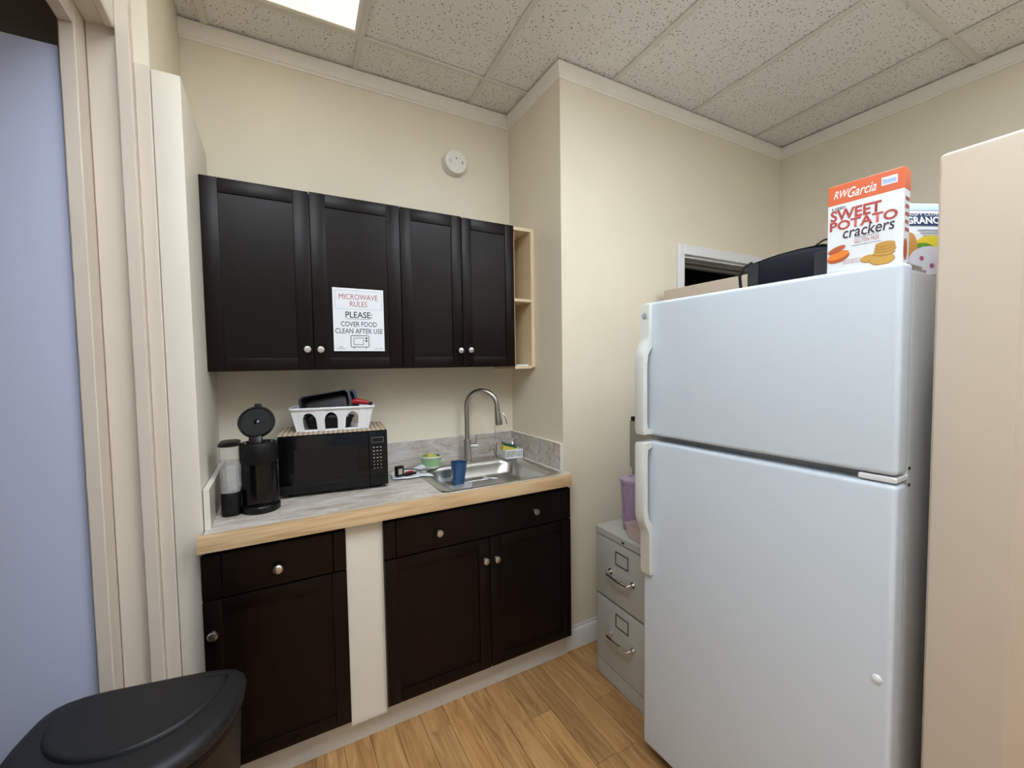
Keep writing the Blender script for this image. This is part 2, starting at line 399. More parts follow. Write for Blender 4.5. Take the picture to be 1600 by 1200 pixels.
# ------------------------------------------------------------------ suspended ceiling
ceil = struct('ceiling', B().box(-.30, YF-.12, ZT, W2+.12, .12, ZT+.05), 'crown_paint', 'suspended ceiling of speckled acoustic tiles', smooth=False)
SH = .045
gx = [.004+.6175*k for k in range(-1, 7)]; gy = [1.02, -.246, -1.513, -2.78, -4.05, -5.3]
def gpt(x0, y): return (x0+SH*(y+.25), y)
def clip(poly, rect):
    x0, y0, x1, y1 = rect
    for ax, lim, sg in ((0, x0, 1), (0, x1, -1), (1, y0, 1), (1, y1, -1)):
        out = []
        for i, p in enumerate(poly):
            q = poly[(i+1) % len(poly)]; a = (p[ax]-lim)*sg; c = (q[ax]-lim)*sg
            if a >= 0: out.append(p)
            if a*c < 0:
                t = a/(a-c); out.append((p[0]+(q[0]-p[0])*t, p[1]+(q[1]-p[1])*t))
        poly = out
        if not poly: return []
    return poly
RA = (XL+.001, -D, W-.001, -.001); RB = (-.149, YF+.001, W2-.001, -D-.001)
LIGHTS = {(0, 1): 'warm', (0, 2): 'cool', (2, 2): 'cool', (4, 3): 'cool'}
def troffer(ix, iy, kind, label):
    q = [gpt(gx[ix+1], gy[iy]), gpt(gx[ix+2], gy[iy]), gpt(gx[ix+2], gy[iy+1]), gpt(gx[ix+1], gy[iy+1])]
    cx = sum(p[0] for p in q)/4; cy = sum(p[1] for p in q)/4
    t = thing('ceiling_light', label, 'light', (cx, cy, ZC), group='fluorescent ceiling fixtures')
    ins = lambda d: [(p[0]+(d if p[0] < cx else -d), p[1]+(d if p[1] < cy else -d)) for p in q]
    o_, i_ = ins(.012), ins(.032)
    f = B().loft([[(*p, ZC+.05) for p in o_], [(*p, ZC) for p in o_], [(*p, ZC-.002) for p in ins(.02)], [(*p, ZC) for p in i_], [(*p, ZC+.02) for p in i_]], cap0=False, cap1=False)
    obj('frame', f, 'crown_paint', t, smooth=False)
    obj('diffuser', B().loft([[(*p, ZC+.004) for p in i_], [(*p, ZC+.012) for p in i_]]), 'diffuser_'+kind, t, smooth=False)
for iy in range(5):
    for ix in range(-1, 6):
        if (ix, iy) in LIGHTS: continue
        q = [gpt(gx[ix+1]+.004, gy[iy]-.004), gpt(gx[ix+2]-.004, gy[iy]-.004), gpt(gx[ix+2]-.004, gy[iy+1]+.004), gpt(gx[ix+1]+.004, gy[iy+1]+.004)]
        b = B(); any_ = False
        for rc in (RA, RB):
            c = clip(q, rc)
            if len(c) > 2 and abs(sum(c[i][0]*c[(i+1) % len(c)][1]-c[(i+1) % len(c)][0]*c[i][1] for i in range(len(c))))/2 > .004:
                b.loft([[(*p, ZC+.009) for p in c], [(*p, ZC+.02) for p in c]]); any_ = True
        if any_: obj('ceiling_tile', b, 'acoustic_tile', ceil, smooth=False)
for i, gxx in enumerate(gx):
    for rc in (RA, RB):
        q = [gpt(gxx-.012, .9), gpt(gxx+.012, .9), gpt(gxx+.012, -5), gpt(gxx-.012, -5)]; c = clip(q, rc)
        if len(c) > 2: obj('grid_bar', B().loft([[(*p, ZC-.001) for p in c], [(*p, ZC+.006) for p in c]]), 'grid_paint', ceil, smooth=False)
for gyy in gy[1:-1]:
    for i in range(-1, 6):
        a, c_ = gpt(gx[i+1]+.012, gyy), gpt(gx[i+2]-.012, gyy)
        q = [(a[0], gyy+.012), (c_[0], gyy+.012), (c_[0], gyy-.012), (a[0], gyy-.012)]
        c = clip(q, RA if gyy > -D else RB)
        if len(c) > 2: obj('grid_bar', B().loft([[(*p, ZC-.001) for p in c], [(*p, ZC+.006) for p in c]]), 'grid_paint', ceil, smooth=False)
troffer(0, 1, 'warm', 'lit fluorescent ceiling panel above the wall cabinets')
troffer(0, 2, 'cool', 'bright ceiling light panel right above the viewer')
troffer(2, 2, 'cool', 'unseen ceiling light panel added over the tan partition')  # unseen, added to brighten the doorway wall and ceiling
troffer(4, 3, 'cool', 'unseen ceiling light panel added behind the viewer near the right wall')  # unseen, added as extra cool room light

# ------------------------------------------------------------------ cabinets
def knob(x, z, y, parent, r=.0155, mat='nickel'):
    m = Matrix.Rotation(PI/2, 4, 'X')   # +z -> -y
    b = B().lathe([(r*.55, 0), (r*.42, .010), (r*.42, .014), (r, .018), (r*1.02, .022), (r*.85, .027), (r*.4, .0285)], (x, y, z), 22, mat=m)
    return obj('knob', b, mat, parent, angle=50)
def shaker(name, x0, x1, z0, z1, yf, parent, st=.056, rt=.056, rb=.052, th=.020, kn=None, rec=.006):
    d = obj(name, B().box(x0+st-.006, yf+rec, z0+rb-.006, x1-st+.006, yf+th-.004, z1-rt+.006), 'espresso', parent, smooth=False)
    for a, c in ((x0, x0+st), (x1-st, x1)): obj('stile', B().box(a, yf, z0, c, yf+th, z1, .0028, 2), 'espresso', d)
    for a, c in ((z0, z0+rb), (z1-rt, z1)): obj('rail', B().box(x0+st+.0004, yf+.0004, a, x1-st-.0004, yf+th, c, .0028, 2), 'espresso', d)
    if kn: knob(kn[0], kn[1], yf, d)
    return d
YU = -.2847
U = [(-.0037, .3787), (.3787, .7633), (.7633, 1.0712), (1.0712, 1.3746)]
ZU0, ZU1 = 1.494, 2.249
def wall_cab(i0, i1, label, kn, tops):
    x0, x1 = U[i0][0], U[i1][1]
    t = thing('wall_cabinet', label, 'cabinet', ((x0+x1)/2, -.14, ZU0), group='dark wall cabinets over the counter')
    xb = max(x0+.005, .002)
    obj('body', B().box(xb, YU+.022, ZU0+.004, x1-.002, -.002, ZU1-.004, .001), 'espresso', t, smooth=False)
    for i, k_, tp in zip((i0, i1), kn, tops):
        shaker('door', U[i][0]+.0015, U[i][1]-.0015, ZU0, ZU1+tp, YU, t, kn=k_, st=.060 if i < 2 else .052)
    return t
wall_cab(0, 1, 'dark wall cabinet with the paper notice, wider pair of doors', ((.352, 1.582), (.4035, 1.581)), (0, .002))
wall_cab(2, 3, 'dark wall cabinet next to the open shelf, narrower pair of doors', ((1.0495, 1.578), (1.104, 1.580)), (.001, -.002))
t = thing('open_shelf', 'unpainted open shelf unit between wall cabinets and alcove side', 'shelf', (1.44, -.14, 1.487))
obj('side_panel', B().box(1.483, -.278, 1.487, 1.5055, -.002, 2.246, .001), 'pale_wood', t, smooth=False)
obj('side_panel', B().box(1.3765, -.262, 1.503, 1.388, -.014, 2.226, .0005), 'pale_wood', t, smooth=False)
obj('back_panel', B().box(1.388, -.012, 1.503, 1.483, -.004, 2.226), 'pale_wood', t, smooth=False)
for z0, z1 in ((1.480, 1.495), (1.846, 1.862), (2.228, 2.246)):
    obj('shelf', B().box(1.3765, -.278, z0, 1.483, -.013, z1, .001), 'pale_wood', t, smooth=False)
pp = B().box(1.40, -.25, 1.4955, 1.478, -.16, 1.503, .001)
tag(obj('folded_paper', pp, 'paper'), 'small white folded paper on bottom of the open shelf', 'paper')

YB = -.6171; ZB0 = .1357
t = thing('base_cabinet', 'dark single-door base cabinet with one drawer beside the trash can', 'cabinet', (.22, -.3, 0), group='dark base cabinets under the counter')
obj('body', B().box(.002, YB+.021, .12, .4395, -.003, .9055), 'espresso', t, smooth=False)
d = obj('drawer', B().box(.047, YB, .7385, .3935, YB+.02, .8900, .0028), 'espresso', t)
for a, c in ((-.0088, .0462), (.3943, .4398)): obj('stile', B().box(a, YB, .7385, c, YB+.02, .8900, .0028), 'espresso', d)
knob(.2133, .8036, YB, d, .0165)
shaker('door', -.0088, .4398, ZB0, .7345, YB, t, st=.053, rt=.052, rb=.048, kn=(.018, .6258))
t = thing('base_cabinet', 'dark double-door base cabinet under the sink', 'cabinet', (1.03, -.3, 0), group='dark base cabinets under the counter')
obj('body', B().box(.581, YB+.021, .12, .599, -.003, .9055).box(1.469, YB+.021, .12, 1.487, -.003, .9055).box(.599, -.02, .12, 1.469, -.003, .84).box(.599, YB+.03, .12, 1.469, -.02, .138).box(.599, YB+.021, .70, 1.469, YB+.03, .86).box(1.02, YB+.021, .138, 1.06, YB+.03, .70), 'espresso', t, smooth=False)
d = obj('drawer', B().box(.628, YB, .7385, 1.4435, YB+.02, .8900, .0028), 'espresso', t)
for a, c in ((.5803, .6272), (1.4443, 1.4886)): obj('stile', B().box(a, YB, .7385, c, YB+.02, .8900, .0028), 'espresso', d)
knob(.8041, .8086, YB, d); knob(1.2777, .8127, YB, d)
shaker('door', .5803, 1.0405, ZB0, .7345, YB, t, st=.053, rt=.052, rb=.048, kn=(1.0139, .6393))
shaker('door', 1.0435, 1.4886, ZB0, .7345, YB, t, st=.053, rt=.052, rb=.048, kn=(1.0696, .6348))
struct('trim_11', B().box(.4402, -.598, .118, .5799, -.3, .9055, .001), 'stub_paint', 'cream filler panel between the two base cabinets', smooth=False)
struct('baseboard_kick', B().box(.001, -.5549, .0005, 1.5055, -.30, .1195).box(.4402, -.598, .104, .5799, -.5549, .1175, .001), 'toe_paint', 'greyish white toe kick under the base cabinets', smooth=False)

# ------------------------------------------------------------------ countertop and splash
SX0, SX1, SY0, SY1 = .835, 1.462, -.602, -.040        # sink rim
hx0, hx1, hy0, hy1 = SX0+.018, SX1-.018, SY0+.02, SY1-.018
ct = thing('countertop', 'marble-look laminate countertop with pale wood edge', 'countertop', (.75, -.3, .906))
cx0, cx1, cy0 = .002, 1.505, -.6085
seam = .226
obj('sheet', B().box(cx0, cy0, .9065, seam-.0004, -.001, H, .0006), 'laminate_top_b', ct, smooth=False)
b = B().box(seam, cy0, .9065, hx0, -.001, H).box(hx1, cy0, .9065, cx1, -.001, H).box(hx0, hy1, .9065, hx1, -.001, H).box(hx0, cy0, .9065, hx1, hy0, H)
obj('sheet', b, 'laminate_top', ct, smooth=False)
obj('wood_edge', B().box(-.0136, -.6391, .9061, 1.4842, -.6088, H+.0008, .0025, 2), 'maple', ct)
ZS = 1.0983
obj('back_splash', B().box(.0205, -.019, H, 1.4865, -.001, ZS-.004), 'laminate_splash', ct, smooth=False)
for nm, xa, xb, ya in (('l', .001, .019, -.560), ('r', 1.488, 1.5058, -.532)):
    sp = obj('side_splash', B().box(xa, ya, H, xb, -.001, ZS-.004), 'laminate_splash', ct, smooth=False)
    obj('edge_strip', B().box(xa, ya-.004, H, xb, ya, ZS, .001).box(xa, ya, ZS-.004, xb, -.001, ZS, .001), 'caulk', sp)
obj('edge_strip', B().box(.0205, -.019, ZS-.004, 1.4865, -.001, ZS, .001), 'caulk', ct)

# ------------------------------------------------------------------ sink and faucet
sk = thing('kitchen_sink', 'stainless steel drop-in sink in the countertop', 'sink', (1.15, -.32, H))
ZR = H+.0045; ZBOT = .868
bx0, bx1, by0, by1 = .878, 1.422, -.572, -.128
L3 = lambda r, z: [(p[0], p[1], z) for p in r]
b = B().loft([L3(rrect(SX0, SY0, SX1, SY1, .035, 8), H), L3(rrect(SX0+.004, SY0+.004, SX1-.004, SY1-.004, .033, 8), ZR),
    L3(rrect(SX0+.016, SY0+.016, SX1-.016, SY1-.016, .03, 8), ZR-.0005), L3(rrect(bx0-.012, by0-.01, bx1+.012, by1+.012, .07, 8), ZR-.0015),
    L3(rrect(bx0, by0, bx1, by1, .075, 8), ZR-.006), L3(rrect(bx0+.008, by0+.008, bx1-.008, by1-.008, .08, 8), ZR-.03),
    L3(rrect(bx0+.018, by0+.018, bx1-.018, by1-.018, .085, 8), ZBOT+.02), L3(rrect(bx0+.04, by0+.04, bx1-.04, by1-.04, .08, 8), ZBOT+.002),
    L3(rrect(bx0+.2, by0+.16, bx1-.2, by1-.16, .05, 8), ZBOT)], cap0=False, cap1=True)
obj('basin', b, 'steel', sk, fixn=False, angle=60)
dc = ((bx0+bx1)/2, (by0+by1)/2)
obj('drain', B().lathe([(.045, ZBOT+.0005), (.043, ZBOT+.003), (.03, ZBOT+.002), (.012, ZBOT+.008), (.004, ZBOT+.009)], (dc[0], dc[1], 0), 24), 'chrome', sk)
fz = ZR
FX, FY = 1.165, -.085
fa = thing('faucet', 'brushed nickel pull-down gooseneck faucet on the sink', 'faucet', (FX, FY, fz))
obj('base', B().lathe([(.026, fz-.001), (.026, fz+.006), (.0215, fz+.009), (.0215, fz+.115), (.016, fz+.122)], (FX, FY, 0), 24), 'brushed', fa)
dv = Vector((.77, -.64, 0)).normalized(); rad = .088
pts = [(FX, FY, fz+.11), (FX, FY, fz+.2)]
c0 = Vector((FX, FY, 1.272)) + dv*rad
for k in range(0, 17):
    a = PI - k*PI*1.02/16; pts.append(c0 + dv*rad*math.cos(a) + Vector((0, 0, rad*math.sin(a))))
obj('spout', B().tube(pts, .0135, 14), 'brushed', fa)
e0 = Vector(pts[-1]); dn = (dv*.10+Vector((0, 0, -1))).normalized()
hd = obj('spray_head', B().tube([e0-dn*.006, e0+dn*.012, e0+dn*.05, e0+dn*.085, e0+dn*.095, e0+dn*.098], [.0145, .0155, .0185, .0215, .0205, .017], 18), 'brushed', fa)
obj('spray_lever', B().tube([e0+dv*.015+dn*.03, e0+dv*.034+dn*.035, e0+dv*.043+dn*.06, e0+dv*.046+dn*.092], .0032, 8), 'brushed', hd)
hs = Vector((.94, -.34, 0))
h0 = Vector((FX, FY, fz+.083))
hn = obj('handle', B().tube([h0+hs*.015, h0+hs*.055, h0+hs*.062], [.0125, .0125, .010], 16), 'brushed', fa)
obj('lever', B().tube([h0+hs*.048, h0+hs*.050+Vector((0, 0, .03)), h0+hs*.052+Vector((0, 0, .062))], [.004, .0035, .003], 8), 'brushed', hn)
tx, ty = 1.338, -.092
tp = thing('water_tap', 'slim brushed metal tap beside the gooseneck faucet', 'tap', (tx, ty, fz))
obj('stem', B().lathe([(.014, fz-.001), (.014, fz+.004), (.0085, fz+.008), (.0085, fz+.088), (.006, fz+.092)], (tx, ty, 0), 16), 'brushed', tp)
obj('nozzle', B().tube([(tx, ty, fz+.088), (tx, ty, fz+.17), (tx-.004, ty-.004, fz+.183), (tx-.012, ty-.012, fz+.186)], .003, 8), 'brushed', tp)
obj('lever', B().tube([(tx-.006, ty, fz+.05), (tx-.03, ty-.006, fz+.049), (tx-.05, ty-.01, fz+.05)], [.0055, .005, .0035], 10), 'chrome', tp)
# things in and around the sink
def cup_mesh(r0, r1, z0, z1, t=.0025):
    return [(0.001, z0), (r0, z0), (r1, z1), (r1+.0012, z1+.001), (r1-t, z1), (r0-t, z0+.004), (.001, z0+.004)]
cx_, cy_ = 1.045, -.235
tilt = Matrix.Rotation(.07, 4, 'Y')
cu = thing('plastic_cup', 'dark blue plastic cup standing in the sink', 'cup', (cx_, cy_, ZBOT+.008), 0.0)
obj('wall', B().lathe(cup_mesh(.031, .042, 0, .122), (0, 0, 0), 30, mat=tilt), 'cup_blue', cu)
obj('rim', B().lathe([(.0405, .120), (.0432, .120), (.0432, .124), (.0405, .124)], (0, 0, 0), 30, cap0=False, cap1=False, mat=tilt), 'cup_blue', cu)
pt = thing('plastic_tray', 'clear plastic tray under the blue cup in the sink', 'tray', (1.04, -.225, ZBOT+.0015), .1)
R2 = rrect(-.06, -.07, .06, .07, .015); R2b = rrect(-.066, -.076, .066, .076, .017)
obj('tray', B().loft([L3(R2, .0), L3(R2b, .03), L3(rrect(-.07, -.08, .07, .08, .018), .031)], cap1=False), 'clear_film', pt)
def cutlery(name, label, loc, rz, L=.16, mat='white_plastic', head='fork', group=None):
    t = thing(name, label, name.split('_')[-1], loc, rz, group)
    obj('handle', B().tube([(-L/2, 0, .004), (-L*.1, 0, .006), (L*.2, 0, .004)], [.005, .004, .003], 8), mat, t)
    if head == 'fork':
        hb = B().box(L*.19, -.009, .002, L*.30, .009, .005, .001)
        for q in range(4): hb.box(L*.29, -.009+q*.005, .002, L*.5, -.0065+q*.005, .0045, .0005)
        obj('tines', hb, mat, t)
    else:
        obj('bowl', B().sph((L*.35, 0, .005), .016, (1.5, .9, .25)), mat, t)
    return t
cutlery('plastic_fork', 'white plastic fork lying in the sink', (1.16, -.20, ZBOT+.003), .15)
cutlery('plastic_spoon', 'white plastic spoon lying in the sink', (1.24, -.17, ZBOT+.003), -.9, .13, head='spoon')
bw = thing('paper_tub', 'green and white paper tub holding scrubbers', 'tub', (.938, -.128, H+.0005), 0.0)
# tub stands partly on the sink deck
bz = ZR-H
obj('tub', B().lathe([(.001, bz), (.043, bz), (.0455, bz+.012), (.056, bz+.058), (.0535, bz+.058), (.044, bz+.006), (.001, bz+.006)], n=32), 'bowl_green', bw)
obj('rim', B().lathe([(.0535, bz+.056), (.0585, bz+.056), (.0595, bz+.060), (.0575, bz+.064), (.0535, bz+.062)], n=32, cap0=False, cap1=False), 'bowl_white', bw)
obj('band', B().lathe([(.0440, bz+.001), (.0464, bz+.011), (.0462, bz+.0115), (.0437, bz+.0015)], n=32, cap0=False, cap1=False), 'bowl_white', bw)
tag(obj('scrubber', B().box(-.028, -.025, 0, .028, .025, .05, .008, 3, mat=Matrix.Translation((.928, -.128, H+.026)) @ Matrix.Rotation(.3, 4, 'Y')), 'scrub_yellow'), 'crumpled yellow green scrubber in the green tub', 'scrubber')
tag(obj('scrubber', B().sph((.968, -.122, H+.052), .019, (1, 1, .8)), 'navy'), 'dark blue scrubber in the green tub', 'scrubber')
# sink caddy
K = thing('sink_caddy', 'small white slotted caddy in the sink corner', 'caddy', (1.418, -.148, ZR), -.12)
w_, d_, h_ = .104, .07, .052
obj('floor_panel', B().box(-w_/2+.004, -d_/2+.004, 0, w_/2-.004, d_/2-.004, .003), 'white_plastic', K)
for sx in (-1, 1): obj('end_panel', B().box(sx*w_/2-.0015, -d_/2, 0, sx*w_/2+.0015, d_/2, h_, .0008), 'white_plastic', K)
obj('back_panel', B().box(-w_/2, d_/2-.003, 0, w_/2, d_/2, h_, .0008), 'white_plastic', K)
obj('rim', B().box(-w_/2-.003, -d_/2-.003, h_-.008, w_/2+.003, -d_/2+.001, h_, .001), 'white_plastic', K)
obj('sill', B().box(-w_/2, -d_/2-.002, 0, w_/2, -d_/2+.001, .008, .001), 'white_plastic', K)
for q in range(10): obj('bar', B().box(-w_/2+.003+q*.0105, -d_/2-.002, .008, -w_/2+.0075+q*.0105, -d_/2+.001, h_-.008), 'white_plastic', K, smooth=False)
rt = Matrix.Translation((1.402, -.137, ZR+.058)) @ Matrix.Rotation(-.12, 4, 'Z') @ Matrix.Rotation(.28, 4, 'Y') @ Matrix.Rotation(.12, 4, 'X')
sg = thing('sponge', 'yellow sponge with dark green scouring side in the white caddy', 'sponge', (1.402, -.137, ZR+.03))
obj('foam', B().box(-.042, -.026, -.024, .042, .026, .010, .003, 2, mat=rt), 'scrub_yellow', sg)
obj('scouring_pad', B().box(-.042, -.026, .0105, .042, .026, .018, .002, 1, mat=rt), 'scrub_green', sg)
hk = thing('wire_hook', 'shiny metal hook hanging behind the white caddy', 'hook', (1.455, -.10, ZR+.02))
obj('plate', B().lathe([(.001, 0), (.014, 0), (.012, .005), (.001, .007)], (1.482, -.10, ZR+.105), 18, mat=Matrix.Rotation(-PI/2, 4, 'Y')), 'clear_plastic', hk)
obj('wire', B().tube([(1.475, -.10, ZR+.105), (1.466, -.102, ZR+.10), (1.458, -.112, ZR+.075), (1.462, -.12, ZR+.045), (1.458, -.125, ZR+.055)], .0025, 8)
    .tube([(1.475, -.10, ZR+.105), (1.452, -.09, ZR+.09), (1.450, -.1, ZR+.06), (1.452, -.115, ZR+.05)], .0022, 8), 'chrome', hk)
# napkin and small things beside the microwave
nz = ZR+.0008
np_ = [(.70, -.275), (.765, -.300), (.842, -.292), (.888, -.318), (.878, -.235), (.905, -.110), (.835, -.135), (.76, -.12), (.715, -.165)]
rs = []
for sc, z in ((1, nz), (.985, nz+.002), (.6, nz+.001), (.3, nz+.0015)):
    rs.append([(.80+(x-.80)*sc, -.21+(y+.21)*sc, z+(.0025*math.sin(i*2.3) if 0 < sc < 1 else 0)+.0025+(.022*sc**3 if i == 5 else .012*sc**3 if i == 7 else 0)) for i, (x, y) in enumerate(np_)])
tag(obj('napkin', B().loft(rs), 'paper', angle=60), 'crumpled white paper napkin beside the sink', 'napkin')
nz += .0095
g = thing('timer', 'small black gadget with beige face on the napkin', 'gadget', (.735, -.262, nz), .25)
obj('case', B().box(-.019, -.012, 0, .019, .012, .05, .004, 2), 'black_plastic', g)
obj('screen', B().box(-.0105, -.0128, .01, .0105, -.0118, .038, .0003), 'beige_screen', g)
g = thing('bottle_opener', 'small dark red and black tool on the napkin', 'tool', (.785, -.255, nz), .0)
obj('grip', B().tube([(-.022, -.01, .008), (0, 0, .009), (.02, .008, .008)], [.007, .009, .007], 10), 'red_plastic', g)
obj('tip', B().tube([(-.03, -.022, .006), (.0, -.018, .008), (.03, -.014, .006)], [.006, .007, .004], 10), 'black_plastic', g)
cutlery('metal_fork', 'metal fork lying on the napkin, crossing the spoon', (.822, -.235, nz), .55, .15, 'brushed')
cutlery('metal_spoon', 'metal spoon lying across the fork on the napkin', (.828, -.225, nz+.007), -.75, .14, 'brushed', 'spoon')

# ------------------------------------------------------------------ microwave (local: x along front, -y out)
ma = math.radians(-6.4792)
mo = thing('microwave', 'black countertop microwave oven', 'microwave', (.2241, -.3216, H), ma)
mw, md, m0, m1 = .4385, .283, .012, .260
obj('case', B().box(0, .02, m0, mw, md, m1, .004, 2), 'black_matte', mo)
do = obj('door', B().box(.001, 0, m0+.003, .3575, .0195, m1-.002, .004, 2), 'black_gloss', mo)
obj('window', B().box(.060, -.0012, .072, .312, .0005, .203, .0005), 'window_black', do)
obj('lower_band', B().box(.003, -.003, m0+.004, .3555, .0005, .052, .0015), 'black_plastic', do)
cpn = obj('control_panel', B().box(.359, 0, m0+.003, mw-.001, .0195, m1-.002, .004, 2), 'black_gloss', mo)
obj('display', B().box(.372, -.0008, .210, .420, .0005, .228, .0003), 'window_black', cpn)
b = B()
for (a, c, e, f) in ((.371, .421, .2295, .2305), (.371, .421, .2075, .2085), (.371, .372, .2085, .2295), (.420, .421, .2085, .2295)): b.box(a, -.0011, e, c, -.0004, f)
obj('display_frame', b, 'grey_print', cpn, smooth=False)
for r in range(7):
    for c in range(3):
        wq = .0075 if r in (0, 1, 3) else .0045
        obj('button', B().box(.379+c*.0145-wq/2, -.0009, .186-r*.0155-.0022, .379+c*.0145+wq/2, -.0003, .186-r*.0155+.0022), 'grey_print', cpn, smooth=False)
for sx in (.04, mw-.04):
    for sy in (.05, md-.04): obj('foot', B().cyl((sx, sy, 0), (sx, sy, m0+.002), .012, n=14), 'black_plastic', mo)
b = B().box(-.006, .004, 0, mw-.004, md-.004, .005, .001)
cb = obj('cardboard_sheet', b, 'cardboard', smooth=False); tag(cb, 'ribbed brown cardboard sheet on top of the microwave', 'cardboard')
cb.rotation_euler = (0, 0, ma)
Mm = Matrix.Translation((.2241, -.3216, 0)) @ Matrix.Rotation(ma, 4, 'Z')
cb.location = Mm @ Vector(((mw-.01)/2, md/2, H+m1+.0005))
# white dish basket with arches
zb = H+m1+.0065
bk = thing('dish_basket', 'white plastic dish basket with arched openings on the microwave', 'basket', (.458, -.205, zb), math.radians(-9))
bw2, bd, bh = .296, .150, .098; flare = .021
def side_pt(u, v, side):      # u across 0..1, v up 0..1
    f = flare*v
    hw, hd = bw2/2+f, bd/2+f*.45
    if side == 0: return (-hw+2*hw*u, -hd, bh*v)
    if side == 1: return (hw, -hd+2*hd*u, bh*v)
    if side == 2: return (hw-2*hw*u, hd, bh*v)
    return (-hw, hd-2*hd*u, bh*v)
def arch_panel(side, centers, aw, ah):
    """wall with arched cut-outs, made of quads around each arch, then thickened"""
    b = B(); N = 12
    def quad(*uv): b.bm.faces.new([b.bm.verts.new(side_pt(u, v, side)) for u, v in uv])
    edges = [0.0]
    for c in centers: edges += [c-aw/2, c+aw/2]
    edges.append(1.0)
    for i in range(0, len(edges), 2): quad((edges[i], 0), (edges[i+1], 0), (edges[i+1], 1), (edges[i], 1))
    for c in centers:
        quad((c-aw/2, 0), (c+aw/2, 0), (c+aw/2, .07), (c-aw/2, .07))
        for k in range(N):
            a0, a1 = PI-PI*k/N, PI-PI*(k+1)/N
            p = [(c+aw/2*math.cos(a), .42+(ah-.42)*math.sin(a)) for a in (a0, a1)]
            quad(p[0], p[1], (p[1][0], 1), (p[0][0], 1))
        # straight jambs need no geometry
    bmesh.ops.remove_doubles(b.bm, verts=b.bm.verts[:], dist=.0004)
    bmesh.ops.solidify(b.bm, geom=b.bm.faces[:], thickness=.0025)
    return b
obj('side', arch_panel(0, (.20, .475, .75), .17, .82), 'white_plastic', bk, angle=25)
obj('side', arch_panel(2, (.215, .49, .765), .165, .80), 'white_plastic', bk, angle=25)
obj('side', arch_panel(1, (.5,), .3, .7), 'white_plastic', bk, angle=25)
obj('side', arch_panel(3, (.5,), .3, .7), 'white_plastic', bk, angle=25)
obj('bottom', B().box(-bw2/2, -bd/2, 0, bw2/2, bd/2, .003), 'white_plastic', bk)
hw, hd = bw2/2+flare, bd/2+flare*.45
r0, r1 = rrect(-hw-.007, -hd-.007, hw+.007, hd+.007, .02), rrect(-hw+.002, -hd+.002, hw-.002, hd-.002, .015)
obj('rim', B().loft([L3(r1, bh-.004), L3(r0, bh-.004), L3(rrect(-hw-.0085, -hd-.0085, hw+.0085, hd+.0085, .021), bh), L3(r0, bh+.005), L3(r1, bh+.005), L3(r1, bh-.004)], cap0=False, cap1=False), 'white_plastic', bk)
# contents
def tray(name, label, M, w, d, h, mat, group=None):
    t = thing(name, label, 'container', M.translation, 0.0, group)
    R = M.to_3x3().to_4x4()
    a = lambda s, z, rr=.02: [R @ Vector((p[0], p[1], z)) for p in rrect(-w/2*s, -d/2*s, w/2*s, d/2*s, rr)]
    obj('shell', B().loft([a(.86, 0), a(.99, h*.9), a(1.0, h), a(.955, h), a(.82, .004)]), mat, t)
    obj('lip', B().loft([a(.95, h-.001), a(1.05, h-.001), a(1.05, h+.003), a(.95, h+.003), a(.95, h-.001)], cap0=False, cap1=False), mat, t)
    return t
Mb = Matrix.Translation((.43, -.205, zb)) @ Matrix.Rotation(math.radians(-9), 4, 'Z')
tray('food_container', 'black plastic container tipped on its side on top of the basket', Mb @ Matrix.Translation((.0, .012, .104)) @ Matrix.Rotation(-.16, 4, 'Y') @ Matrix.Rotation(1.25, 4, 'X'), .205, .085, .055, 'black_plastic')
tray('food_container', 'flatter black container lying lowest in the white basket', Mb @ Matrix.Translation((.01, -.022, .008)), .20, .085, .045, 'black_matte')
tray('food_container', 'navy container leaning behind the black one in the basket', Mb @ Matrix.Translation((.02, .062, .095)) @ Matrix.Rotation(-.2, 4, 'Y') @ Matrix.Rotation(1.35, 4, 'X'), .22, .10, .03, 'navy')
s_ = thing('spatula', 'red and black kitchen utensil lying across the white basket', 'utensil', Mb @ Vector((.13, .01, .1)), math.radians(-12))
obj('grip', B().tube([(-.035, 0, .012), (0, 0, .018), (.04, .0, .010), (.052, 0, .006)], [.010, .015, .010, .007], 12), 'red_plastic', s_)
obj('end', B().tube([(.05, 0, .007), (.068, 0, .003)], [.008, .009], 12), 'black_plastic', s_)
for q, (dx, rz, lab) in enumerate(((-.075, 1.0, 'white plate standing on edge inside the basket, leftmost'), (.0, .5, 'white plate leaning inside the basket at the middle arch'), (.075, 1.2, 'white cup shape inside the basket at the right arch'))):
    Mx = Mb @ Matrix.Translation((dx+.02, .0, .009)) @ Matrix.Rotation(rz, 4, 'Z') @ Matrix.Rotation(1.2, 4, 'X')
    b = B().lathe([(.001, 0), (.022, 0), (.028, .006), (.027, .008), (.021, .003), (.001, .003)], (0, 0, 0), 22, mat=Mx @ Matrix.Translation((0, .024, 0)))
    tag(obj('small_plate', b, 'white_plastic'), lab, 'plate')

